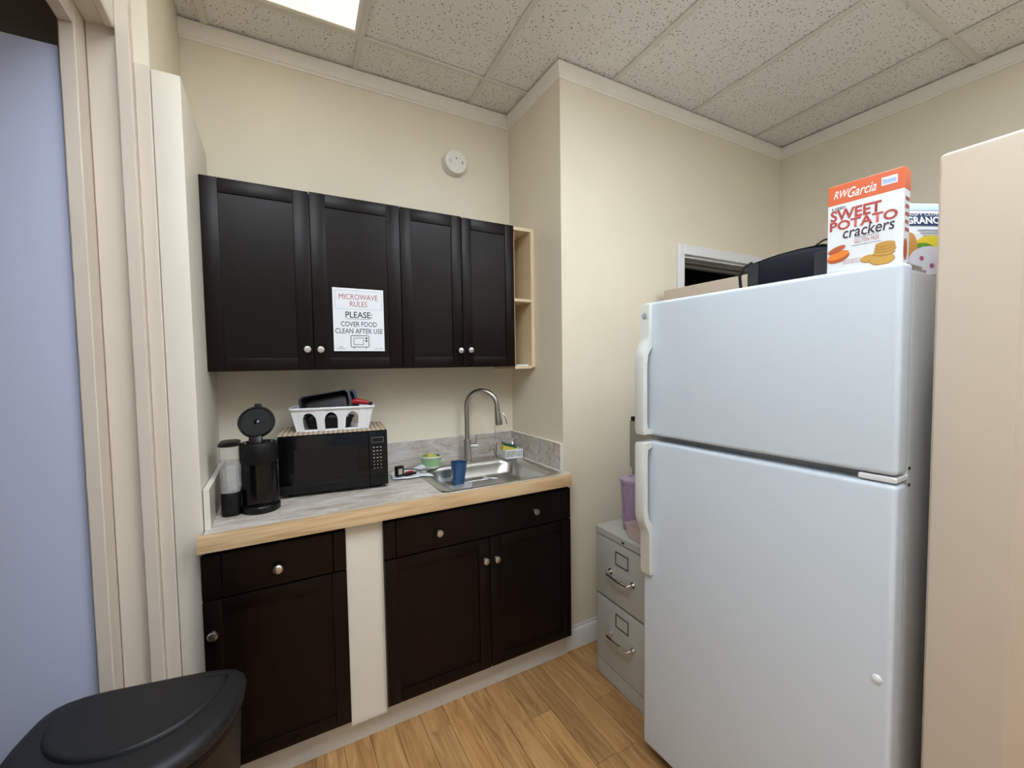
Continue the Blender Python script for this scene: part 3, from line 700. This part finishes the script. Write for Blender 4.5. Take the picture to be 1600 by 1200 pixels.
# ------------------------------------------------------------------ coffee maker
CX, CY = .163, -.415
cf = thing('coffee_maker', 'black single-serve coffee maker with its lid open', 'coffee maker', (CX, CY, H))
def dring(rx, ry0, ry1, z, n=36):   # rounded footprint, deeper at the back
    out = []
    for k in range(n):
        a = 2*PI*k/n; s_n = math.sin(a)
        out.append((CX+rx*math.cos(a), CY+(ry1 if s_n > 0 else ry0)*s_n, z))
    return out
obj('drip_base', B().loft([dring(.064, .066, .06, H), dring(.067, .069, .062, H+.004), dring(.067, .069, .062, H+.022), dring(.063, .065, .06, H+.027)]), 'black_plastic', cf)
obj('drip_grate', B().loft([dring(.05, .055, .02, H+.0272), dring(.05, .055, .02, H+.030)]), 'black_gloss', cf)
obj('column', B().loft([dring(.061, .040, .06, H+.026), dring(.061, .040, .06, H+.20)]), 'black_gloss', cf)
obj('brew_head', B().loft([dring(.060, .058, .06, H+.185), dring(.0645, .064, .063, H+.195), dring(.0645, .064, .063, H+.256), dring(.061, .060, .06, H+.263), dring(.052, .050, .05, H+.263), dring(.046, .044, .045, H+.250)]), 'black_matte', cf)
obj('pod_holder', B().lathe([(.034, H+.2505), (.034, H+.262), (.028, H+.262), (.024, H+.252)], (CX, CY-.006, 0), 24, cap0=True, cap1=True), 'black_plastic', cf)
for sx in (-1, 1): obj('stud', B().cyl((CX+sx*.043, CY-.012, H+.2505), (CX+sx*.043, CY-.012, H+.266), .005, n=10), 'nickel', cf)
# lid swung open: disc facing the viewer
ML = Matrix.Translation((CX-.004, CY+.035, H+.335)) @ Matrix.Rotation(math.radians(-9), 4, 'Z') @ Matrix.Rotation(math.radians(62), 4, 'X') 
ld = obj('lid', B().lathe([(.050, -.018), (.060, -.014), (.0635, -.004), (.0635, .010), (.060, .0135), (.056, .0135), (.054, .009), (.001, .008)], (0, 0, 0), 36, mat=ML), 'black_matte', cf)
obj('needle', B().lathe([(.010, .008), (.010, .012), (.003, .013), (.003, .02)], (0, 0, 0), 14, mat=ML), 'black_gloss', ld)
obj('lid_tab', B().box(-.012, .056, -.010, .012, .078, .006, .004, 2, mat=ML), 'black_matte', ld)
obj('hinge', B().box(-.022, -.090, -.012, .022, -.05, .010, .004, 2, mat=ML), 'black_plastic', cf)
# water tank at its left
tx0, tx1, ty0, ty1 = .036, .100, -.455, -.335
rr_ = lambda d, z, r=.022: L3(rrect(tx0+d, ty0+d, tx1-d, ty1-d, r, 6), z)
obj('tank_base', B().loft([rr_(.003, H), rr_(0, H+.006), rr_(0, H+.085), rr_(.002, H+.088)]), 'black_plastic', cf)
tk = obj('water_tank', B().loft([rr_(.002, H+.0885), rr_(.001, H+.10), rr_(.001, H+.258)], cap0=True, cap1=False), 'clear_plastic', cf)
obj('tank_lid', B().loft([rr_(.001, H+.2585), rr_(-.002, H+.260), rr_(-.002, H+.267), rr_(.004, H+.271)]), 'black_plastic', cf)
obj('water_filter', B().box(tx0+.019, ty0+.028, H+.09, tx1-.012, ty0+.062, H+.185, .008, 2), 'clear_film', tk)
obj('filter_tag', B().box(tx0+.022, ty0+.0255, H+.118, tx1-.015, ty0+.0275, H+.170, .0005), 'cabinet_grey', tk)

# ------------------------------------------------------------------ paper notice
PX0, PX1, PZ0, PZ1 = .459, .6775, 1.5755, 1.8545
YP = YU-.0006
sh = tag(obj('paper_sign', B().box(PX0, YP-.0006, PZ0, PX1, YP, PZ1), 'paper', smooth=False), 'white microwave rules notice taped to a wall cabinet door', 'sign')
yt = YP-.0009
text('MICROWAVE', PX0+.0265, PZ1-.0495, .166, .024, yt, 'ink_red', sh)
text('RULES', PX0+.072, PZ1-.081, .074, .024, yt, 'ink_red', sh)
b = B()
for a, c, e, f in ((.010, .2085, -.011, -.010), (.010, .2085, -.092, -.091), (.010, .011, -.092, -.010), (.2075, .2085, -.092, -.010)): b.box(PX0+a, yt, PZ1+e, PX0+c, yt+.0003, PZ1+f)
obj('border', b, 'ink_grey', sh, smooth=False)
text('PLEASE:', PX0+.052, PZ1-.131, .114, .028, yt, 'ink_black', sh, bold=.012)
obj('underline', B().box(PX0+.052, yt, PZ1-.1365, PX0+.158, yt+.0003, PZ1-.135), 'ink_black', sh, smooth=False)
text('COVER FOOD', PX0+.032, PZ1-.1695, .154, .0225, yt, 'ink_black', sh, bold=.006)
text('CLEAN AFTER USE', PX0+.007, PZ1-.2005, .204, .0225, yt, 'ink_black', sh, bold=.006)
def ring_rect(x0, z0, x1, z1, r, t):
    o_ = rrect(x0, z0, x1, z1, r, 4); i_ = rrect(x0+t, z0+t, x1-t, z1-t, max(.0008, r-t), 4)
    return B().loft([[(p[0], yt, p[1]) for p in o_], [(p[0], yt, p[1]) for p in i_]], cap0=False, cap1=False)
ix, iz = PX0+.070, PZ0+.017
b = ring_rect(ix, iz, ix+.080, iz+.054, .006, .0028)
obj('oven_icon', b, 'ink_black', sh, smooth=False)
obj('oven_icon', ring_rect(ix+.013, iz+.011, ix+.056, iz+.043, .001, .0022), 'ink_black', sh, smooth=False)
for q in (.041, .029): obj('oven_icon', B().flat(ell(ix+.068, iz+q, .0046, .0046, yt, 18)), 'ink_black', sh, smooth=False)
obj('oven_icon', B().box(ix+.013, yt, iz-.007, ix+.0155, yt+.0003, iz).box(ix+.066, yt, iz-.007, ix+.0685, yt+.0003, iz), 'ink_black', sh, smooth=False)
obj('small_print', B().box(PX0+.022, yt, PZ0+.0165, PX0+.037, yt+.0003, PZ0+.0195).box(PX0+.007, yt, PZ0+.0095, PX0+.049, yt+.0003, PZ0+.0115).box(PX0+.174, yt, PZ0+.0095, PX0+.193, yt+.0003, PZ0+.0118).box(PX0+.197, yt, PZ0+.0095, PX0+.210, yt+.0003, PZ0+.0118), 'ink_grey', sh, smooth=False)

# ------------------------------------------------------------------ smoke detector
sd = thing('smoke_detector', 'round white smoke detector high on the back wall', 'detector', (1.152, 0, 2.636), 0.0)
mx_ = Matrix.Rotation(PI/2, 4, 'X')
obj('mount', B().lathe([(.072, 0.0005), (.072, .006), (.066, .010)], n=36, mat=mx_), 'stub_paint', sd)
hs_ = obj('housing', B().lathe([(.064, .008), (.066, .013), (.066, .034), (.062, .041), (.05, .0425), (.001, .0425)], n=36, mat=mx_), 'detector', sd)
obj('test_button', B().lathe([(.012, .0425), (.012, .0435), (.010, .0445), (.001, .0445)], (0, 0, -.010), 18, mat=mx_), 'detector', sd)
obj('vent_slot', B().box(-.0025, -.0435, .012, .0025, -.042, .022, .0005), 'dark_hole', sd)
obj('vent_slot', B().box(.034, -.0435, -.008, .038, -.042, .008, .0005), 'dark_hole', sd)
obj('vent_slot', B().box(-.042, -.0432, -.012, -.038, -.042, .010, .0005).box(-.032, -.0432, -.014, -.028, -.042, .012, .0005), 'ink_grey', sd)

# ------------------------------------------------------------------ refrigerator (local: x along front toward the viewer, -y out)
fr_a = .0292
fr = thing('refrigerator', 'tall white top-freezer refrigerator facing left', 'refrigerator', (1.411, -1.172, 0), -PI/2+fr_a)
fw, ft, fd = .7326, 1.7195, .70
obj('cabinet', B().box(.004, .072, .03, fw-.004, fd, ft-.012, .006, 2), 'fridge_side', fr)
obj('gasket', B().box(.012, .060, .07, fw-.012, .0725, 1.214).box(.012, .060, 1.250, fw-.012, .0725, ft-.012), 'gasket', fr, smooth=False)
def fdoor(z0, z1): return B().box(0, 0, z0, fw, .0605, z1, .012, 4)
d_up = obj('freezer_door', fdoor(1.2433, ft), 'fridge_white', fr)
d_lo = obj('fresh_food_door', fdoor(.06, 1.2216), 'fridge_white', fr)
obj('kick_grille', B().box(.02, .045, .008, fw-.02, .08, .055, .003), 'black_matte', fr)
for sx in (.06, fw-.06):
    for sy in (.12, fd-.08): obj('foot', B().cyl((sx, sy, 0), (sx, sy, .034), .018, n=14), 'black_plastic', fr)
def handle(prof, x0, x1, parent, nm='handle'):
    """prof: side outline (out, z) closed polygon, extruded across the handle width with soft edges"""
    b = B(); ins = .004
    def sc(k): 
        cy = sum(p[0] for p in prof)/len(prof); cz = sum(p[1] for p in prof)/len(prof)
        return [(p[0]+(cy-p[0])*0.06*k, p[1]+(cz-p[1])*.008*k) for p in prof]
    b.loft([[(x0, -p[0], p[1]) for p in sc(1)], [(x0+ins, -p[0], p[1]) for p in prof], [(x1-ins, -p[0], p[1]) for p in prof], [(x1, -p[0], p[1]) for p in sc(1)]])
    return obj(nm, b, 'fridge_trim', parent, angle=50)
up = [(0, 1.712), (.014, 1.712), (.017, 1.700), (.018, 1.600), (.026, 1.575), (.043, 1.545), (.047, 1.52), (.047, 1.268), (.042, 1.2475), (.0, 1.2465), (0, 1.262), (.022, 1.268), (.027, 1.29), (.027, 1.50), (.020, 1.535), (.0, 1.56)]
lo = [(0, 1.2195), (.042, 1.2185), (.047, 1.205), (.047, .960), (.043, .935), (.026, .900), (.018, .885), (.017, .745), (.012, .728), (0, .728), (0, .915), (.018, .935), (.027, .965), (.027, 1.17), (.022, 1.195), (0, 1.202)]
h1 = handle(up, .004, .044, d_up); handle(lo, .004, .046, d_lo)
lg = obj('badge', B().cyl((.024, -.0178, 1.672), (.024, -.0196, 1.672), .0105, n=22), 'ink_grey', h1)
obj('emblem', B().loft([[(.024+r*math.cos(2*PI*k/22), -.0199, 1.672+r*math.sin(2*PI*k/22)) for k in range(22)] for r in (.0092, .0080)], cap0=False, cap1=False), 'fridge_white', lg, smooth=False)
text('GE', .0185, 1.6675, .011, .009, -.0200, 'text_white', lg, shear=.25)
obj('plug', B().lathe([(.010, 0), (.009, .004), (.004, .006)], (.706, 0, .763), 18, mat=mx_), 'white_plastic', d_lo)
hg = obj('hinge', B().box(fw-.06, .050, ft, fw-.008, .058, ft+.004, .001).box(fw-.05, .085, ft-.012, fw-.006, .16, ft-.004, .002).box(fw-.03, .045, ft-.004, fw-.008, .14, ft+.003, .0015), 'chrome', fr)
obj('hinge', B().box(fw-.075, .004, 1.2255, fw-.002, .075, 1.2395, .003).cyl((fw-.03, .03, 1.222), (fw-.03, .03, 1.243), .007, n=12), 'white_plastic', fr)
obj('hinge_screw', B().cyl((fw-.0045, .080, 1.252), (fw-.002, .080, 1.252), .004, n=10).cyl((fw-.0045, .080, 1.213), (fw-.002, .080, 1.213), .004, n=10), 'dark_hole', fr)

# ------------------------------------------------------------------ things on top of the refrigerator
ZF = ft+.0005
bc = thing('cracker_box', 'orange and white sweet potato cracker box on the refrigerator', 'box', (1.436, -1.755, ZF), -PI/2+.10)
w, h, dp = .143, .207, .043
obj('carton', B().box(0, 0, 0, w, dp, h, .0012), 'box_white', bc)
obj('orange_band', B().box(-.0003, -.0004, h-.047, w+.0003, dp+.0004, h+.0003, .0012), 'box_orange', bc)
obj('top_flap', B().box(.002, .004, h+.0004, w-.002, dp-.002, h+.0018, .0004), 'box_dark', bc)
y1 = -.0008; y2 = -.0011
text('RW', .012, h-.032, .030, .018, y1, 'text_white', bc, shear=.35, bold=.01)
text('Garcia', .040, h-.036, .054, .023, y1, 'text_white', bc, shear=.35, bold=.01)
obj('seal', B().flat([(.103, y1, h-.030), (.131, y1, h-.030), (.131, y1, h-.012), (.103, y1, h-.012)]), 'box_white', bc, smooth=False)
obj('seal_mark', B().flat([(.105, y2, h-.027), (.129, y2, h-.027), (.129, y2, h-.018), (.112, y2, h-.018), (.105, y2, h-.015)]), 'sky_blue', bc, smooth=False)
text('3 SEED', .008, h-.059, .028, .0065, y1, 'text_dark', bc, bold=.02)
text('SWEET', .006, .1215, .098, .026, y1, 'text_red', bc, bold=.03)
text('POTATO', .005, .0985, .128, .0225, y1, 'text_red', bc, bold=.03)
text('crackers', .032, .0765, .096, .026, y2, 'text_dark', bc, shear=.15, bold=.008)
text('GLUTEN FREE', .055, .0605, .046, .0095, y1, 'ink_red', bc)
obj('rule', B().box(.055, y1, .0735, .100, y1+.0003, .0742).box(.050, y1, .0555, .105, y1+.0003, .0562), 'text_dark', bc, smooth=False)
text('A DELICIOUS BLEND OF', .028, .0215, .040, .004, y1, 'ink_red', bc)
text('CORN & SWEET POTATO', .032, .0155, .038, .004, y1, 'ink_red', bc)
obj('potato_print', B().flat(ell(.0235, .034, .023, .012, y1, rot=.25)), 'potato_skin', bc, smooth=False)
obj('potato_print', B().flat(ell(.0235, .039, .022, .009, y2, rot=.25)), 'potato_flesh', bc, smooth=False)
obj('potato_print', B().flat(ell(.020, .053, .019, .007, y2-.0002, rot=.35)), 'potato_skin', bc, smooth=False)
for q, (cx, cz, rx, rz) in enumerate(((.084, .020, .017, .009), (.107, .014, .023, .013), (.110, .028, .020, .007), (.112, .035, .020, .006), (.112, .041, .019, .006), (.112, .047, .018, .006))):
    yy = y1-.0001*q
    obj('cracker_print', B().flat(ell(cx, cz-.0012, rx, rz, yy+.00005)), 'cracker_edge', bc, smooth=False)
    obj('cracker_print', B().flat(ell(cx, cz, rx*.96, rz*.9, yy-.00002)), 'cracker', bc, smooth=False)
# side print
xs_ = w+.0006
obj('side_print', B().flat([(xs_, .014+.016*math.cos(2*PI*k/20)*.8, .030+.024*math.sin(2*PI*k/20)) for k in range(20)]), 'potato_skin', bc, smooth=False)
for q in range(5): obj('side_print', B().flat([(xs_, .008, .07+q*.017), (xs_, .036-.004*(q % 2), .07+q*.017), (xs_, .036-.004*(q % 2), .077+q*.017), (xs_, .008, .077+q*.017)]), 'ink_red', bc, smooth=False)
# granola pouch
gp = thing('granola_pouch', 'blue and white granola pouch behind the cracker box', 'pouch', (1.612, -1.8225, ZF), math.atan2(-.40, .917))
gw, gh = .150, .178
rs = []
for q in range(9):
    v = q/8; z = gh*v; th = .022*math.cos(v*PI/2)**.6+.0015
    rs.append([(.003*math.sin(v*9), -th, z), (gw*.25, -th*1.02, z), (gw*.5, -th*1.04, z), (gw*.75, -th*1.02, z), (gw, -th, z), (gw, th, z), (gw*.5, th, z), (0, th, z)])
obj('pouch', B().loft(rs), 'box_white', gp, angle=60)
# print follows the front of the pouch
def gz(co):
    v = min(1, max(0, co.z/gh)); th = .022*math.cos(v*PI/2)**.6+.0015
    return Vector((co.x, -th*1.045+co.y, co.z))
def gflat(nm, pts, mat, dy): return obj(nm, B().flat([gz(Vector((p[0], -dy, p[2]))) for p in pts]), mat, gp, smooth=False)
def gpatch(nm, x0, x1, z0, z1, mat, dy, n=5):
    b = B()
    for i in range(n):
        a, c = z0+(z1-z0)*i/n, z0+(z1-z0)*(i+1)/n
        b.flat([gz(Vector(p)) for p in ((x0, -dy, a), (x1, -dy, a), (x1, -dy, c), (x0, -dy, c))])
    return obj(nm, b, mat, gp, smooth=False)
gpatch('blue_band', .0, gw, .158, .1765, 'sky_blue', .0008)
gpatch('title_band', .012, .145, .118, .150, 'granola_navy', .0010)
text('CRISPY CLUSTERS', .014, .142, .125, .009, -.0016, 'text_white', gp, off=gz, slant=.03)
text('GRANOLA', .016, .121, .125, .019, -.0016, 'text_white', gp, bold=.03, off=gz, slant=.02)
for q in range(3): gpatch('small_print', .045+.006*q, .135-.006*q, .105-q*.007, .108-q*.007, 'ink_grey', .0010, 1)
def gell(nm, cx, cz, rx, rz, mat, dy):
    b = B(); n = 10
    for i in range(n):
        a0, a1 = -PI/2+PI*i/n, -PI/2+PI*(i+1)/n
        b.flat([gz(Vector(p)) for p in ((cx-rx*math.cos(a0), -dy, cz+rz*math.sin(a0)), (cx+rx*math.cos(a0), -dy, cz+rz*math.sin(a0)), (cx+rx*math.cos(a1), -dy, cz+rz*math.sin(a1)), (cx-rx*math.cos(a1), -dy, cz+rz*math.sin(a1)))])
    bmesh.ops.dissolve_degenerate(b.bm, dist=1e-6, edges=b.bm.edges[:])
    return obj(nm, b, mat, gp, smooth=False)
gell('print', .085, .068, .05, .026, 'granola_yellow', .0010); gell('print', .055, .056, .035, .018, 'granola_green', .0012)
gell('print', .022, .070, .018, .030, 'granola_tan', .0014); gell('print', .075, .030, .060, .036, 'bowl_pale', .0016)
for (a, c) in ((.05, .035), (.078, .017), (.112, .010), (.105, .055)): gell('print', a, c, .006, .006, 'berry', .0020)
# black lunch bag
bg = thing('lunch_bag', 'black zipped lunch bag on the refrigerator beside the cracker box', 'bag', (1.50, -1.505, ZF), -PI/2+.02)
rs = []
for q in range(13):
    u = q/12; x = .248*u; hh = .086+.012*math.sin(u*PI)-.006*(1-u); e = .012*(1-min(1, min(u, 1-u)*9))
    rs.append([(x, e, .004), (x, -.004+e, .03), (x, e, hh*.8-e), (x, .015+e, hh-e), (x, .115-e, hh-e), (x, .13-e, hh*.8), (x, .13-e, .004)])
obj('pouch', B().loft(rs), 'bag_cloth', bg, angle=70)
obj('end_patch', B().box(.008, -.0060, .004, .040, -.0035, .076, .001, mat=Matrix.Identity(4)), 'bag_trim', bg)
obj('end_patch', B().box(.190, -.0062, .008, .245, -.0035, .070, .001), 'bag_trim', bg)
obj('zip', B().tube([(.004, .012, .078), (.06, .013, .086), (.14, .014, .0935), (.2, .014, .0925), (.245, .012, .082)], .0022, 6), 'black_gloss', bg)
obj('strap', B().tube([(.012, .012, .084), (-.004, -.004, .070), (-.012, -.012, .045), (-.011, -.010, .020), (-.006, -.012, .002)], .0045, 8), 'bag_cloth', bg)
obj('strap', B().tube([(.175, .02, .092), (.205, .01, .103), (.235, .008, .104), (.247, .02, .088)], .0022, 8), 'black_gloss', bg)

# ------------------------------------------------------------------ file cabinet
fc = thing('file_cabinet', 'grey two-drawer metal file cabinet', 'file cabinet', (1.5566, -.7241, 0), -PI/2-.028)
cw, ch, cd = .382, .727, .585
obj('case', B().box(0, .004, .001, cw, cd, ch, .003, 2), 'cabinet_grey', fc)
obj('plinth', B().box(.012, .0005, .012, cw-.012, .006, .083, .001), 'cabinet_grey', fc)
obj('top_rail', B().box(.003, -.001, .694, cw-.003, .006, ch-.001, .0015), 'cabinet_grey', fc)
for z0, z1 in ((.0875, .400), (.411, .690)):
    dw = obj('drawer', B().box(.013, -.003, z0, cw-.013, .006, z1, .002, 2), 'cabinet_grey', fc)
    zc = z1-.066; yb = -.0035
    obj('reveal', B().box(.011, .0005, z0-.002, cw-.011, .0038, z1+.002), 'cabinet_groove', dw, smooth=False)
    b = B()
    for a, c, e, f in ((.148, .232, .026, .031), (.148, .232, -.031, -.026), (.148, .153, -.031, .031), (.227, .232, -.031, .031)): b.box(a, yb-.003, zc+e, c, yb, zc+f, .0008)
    obj('label_holder', b, 'holder_metal', dw)
    obj('label_card', B().box(.153, yb-.0008, zc-.026, .227, yb+.0003, zc+.026), 'cabinet_grey', dw, smooth=False)
    zh = z1-.145
    obj('handle', B().tube([(.118, yb, zh+.004), (.118, yb-.022, zh+.004), (.124, yb-.031, zh), (.19, yb-.034, zh-.002), (.256, yb-.031, zh), (.262, yb-.022, zh+.004), (.262, yb, zh+.004)], .0068, 10)
        .cyl((.118, yb+.001, zh+.004), (.118, yb-.006, zh+.004), .013, n=14).cyl((.262, yb+.001, zh+.004), (.262, yb-.006, zh+.004), .013, n=14), 'chrome', dw)
obj('lock', B().box(.186, -.003, .703, .203, -.0005, .711, .0006), 'dark_hole', fc)
# tumbler and pink plastic box on it
tu = thing('tumbler', 'lilac tumbler with lid and straw on the file cabinet', 'tumbler', (1.665, -.853, ch+.0005), 0.0)
obj('cup', B().lathe([(.001, 0), (.035, 0), (.038, .004), (.0425, .09), (.0495, .225), (.0475, .225), (.001, .222)], n=32), 'lilac', tu)
obj('lid', B().lathe([(.048, .223), (.0525, .224), (.0535, .231), (.0525, .238), (.046, .243), (.010, .246), (.001, .246)], n=32), 'lilac_lid', tu)
obj('straw_collar', B().cyl((0, 0, .245), (0, 0, .254), .0075, n=12), 'lilac_lid', tu)
obj('straw', B().cyl((0, 0, .248), (-.002, 0, .292), .0034, n=10), 'straw', tu)
for q in range(16):
    a = 2*PI*(q % 8)/8; z0 = .03; sgn = 1 if q < 8 else -1
    pts = []
    for s in range(7):
        v = s/6; aa = a+sgn*v*.8; z = z0+.17*v; r = .0395+.0095*((z)/.225)
        pts.append((r*math.cos(aa), r*math.sin(aa), z))
    obj('facet_ridge', B().tube(pts, .0013, 5), 'lilac_lid', tu)
pk = thing('clamshell_box', 'clear pink plastic clamshell box in front of the lilac tumbler', 'box', (1.612, -.99, ch+.0005), -PI/2-.05)
P4 = lambda s, z: L3(rrect(-.085*s, -.05*s, .085*s, .05*s, .015), z)
obj('tub', B().loft([P4(.8, .0), P4(.97, .060), P4(1.02, .0615), P4(1.02, .064), P4(.96, .064), P4(.79, .004)]), 'pink_plastic', pk)
lidM = Matrix.Translation((0, .05, .066)) @ Matrix.Rotation(1.35, 4, 'X')
obj('lid', B().loft([[lidM @ Vector((p[0], p[1]+.05, 0)) for p in rrect(-.086, -.05, .086, .05, .015)], [lidM @ Vector((p[0], p[1]+.05, .012)) for p in rrect(-.075, -.042, .075, .042, .015)]], cap0=False), 'pink_plastic', pk)
tag(obj('fruit_piece', B().sph((1.615, -.98, ch+.028), .022, (1.3, 1, .9)), 'berry'), 'dark pink content inside the clear plastic box', 'food')
# taupe cabinet with black top by the wall
tc = thing('side_cabinet', 'narrow taupe cabinet with black top between wall and file cabinet', 'cabinet', (2.07, -.62, 0))
obj('body', B().box(1.965, -.700, .001, 2.172, -.535, 1.178, .002), 'taupe', tc)
obj('top', B().box(1.962, -.716, 1.180, 2.176, -.545, 1.203, .002), 'black_matte', tc)
obj('door', B().box(1.970, -.7035, .06, 2.168, -.7005, 1.165, .001), 'taupe', tc)

# ------------------------------------------------------------------ trash can
TA = math.radians(-11)
tc = thing('trash_can', 'black half-round trash can with a lid in the doorway', 'trash can', (-.098, -1.0, 0), TA)
def dcurve(wid, back, front, n=56, eb=5.0, ef=2.1):
    out = []
    for k in range(n):
        a = 2*PI*k/n; c, q = math.cos(a), math.sin(a); e = eb if q > 0 else ef
        r = (abs(c)**e+abs(q)**e)**(-1/e)
        out.append((wid*r*c, (back if q > 0 else front)*r*q))
    return out
def dshape(s, z): return [(p[0]*s, p[1]*s, z) for p in dcurve(.220, .125, .225)]
obj('body', B().loft([dshape(.80, .002), dshape(.82, .012), dshape(.945, .60), dshape(.955, .612)]), 'lid_black', tc, angle=60)
obj('rim', B().loft([dshape(.955, .6125), dshape(.985, .615), dshape(.985, .632), dshape(.96, .634)]), 'black_matte', tc, angle=60)
ld = obj('lid', B().loft([dshape(.97, .6345), dshape(1.0, .637), dshape(1.01, .648), dshape(1.0, .662), dshape(.965, .672), dshape(.90, .678), dshape(.84, .678)]), 'lid_black', tc, angle=75)
def leaf(s, z):
    out = []; w_, f_, b2 = .178*s, .128*s, .088*s
    for k in range(24):                      # straight back edge between two pointed corners
        u = -1+2*k/24; out.append((-w_*u, b2-.012*abs(u)**3, z))
    for k in range(32):
        u = PI*k/32; out.append((-w_*math.cos(u), b2-.012-(b2+f_-.012)*math.sin(u)**.85, z))
    return out
obj('lid_plateau', B().loft([leaf(1.0, .6782), leaf(.985, .683), leaf(.96, .686), leaf(.9, .686)]), 'lid_black', ld, angle=75)
obj('lid_hinge', B().box(-.08, .116, .645, .08, .132, .664, .006, 3), 'lid_black', ld)
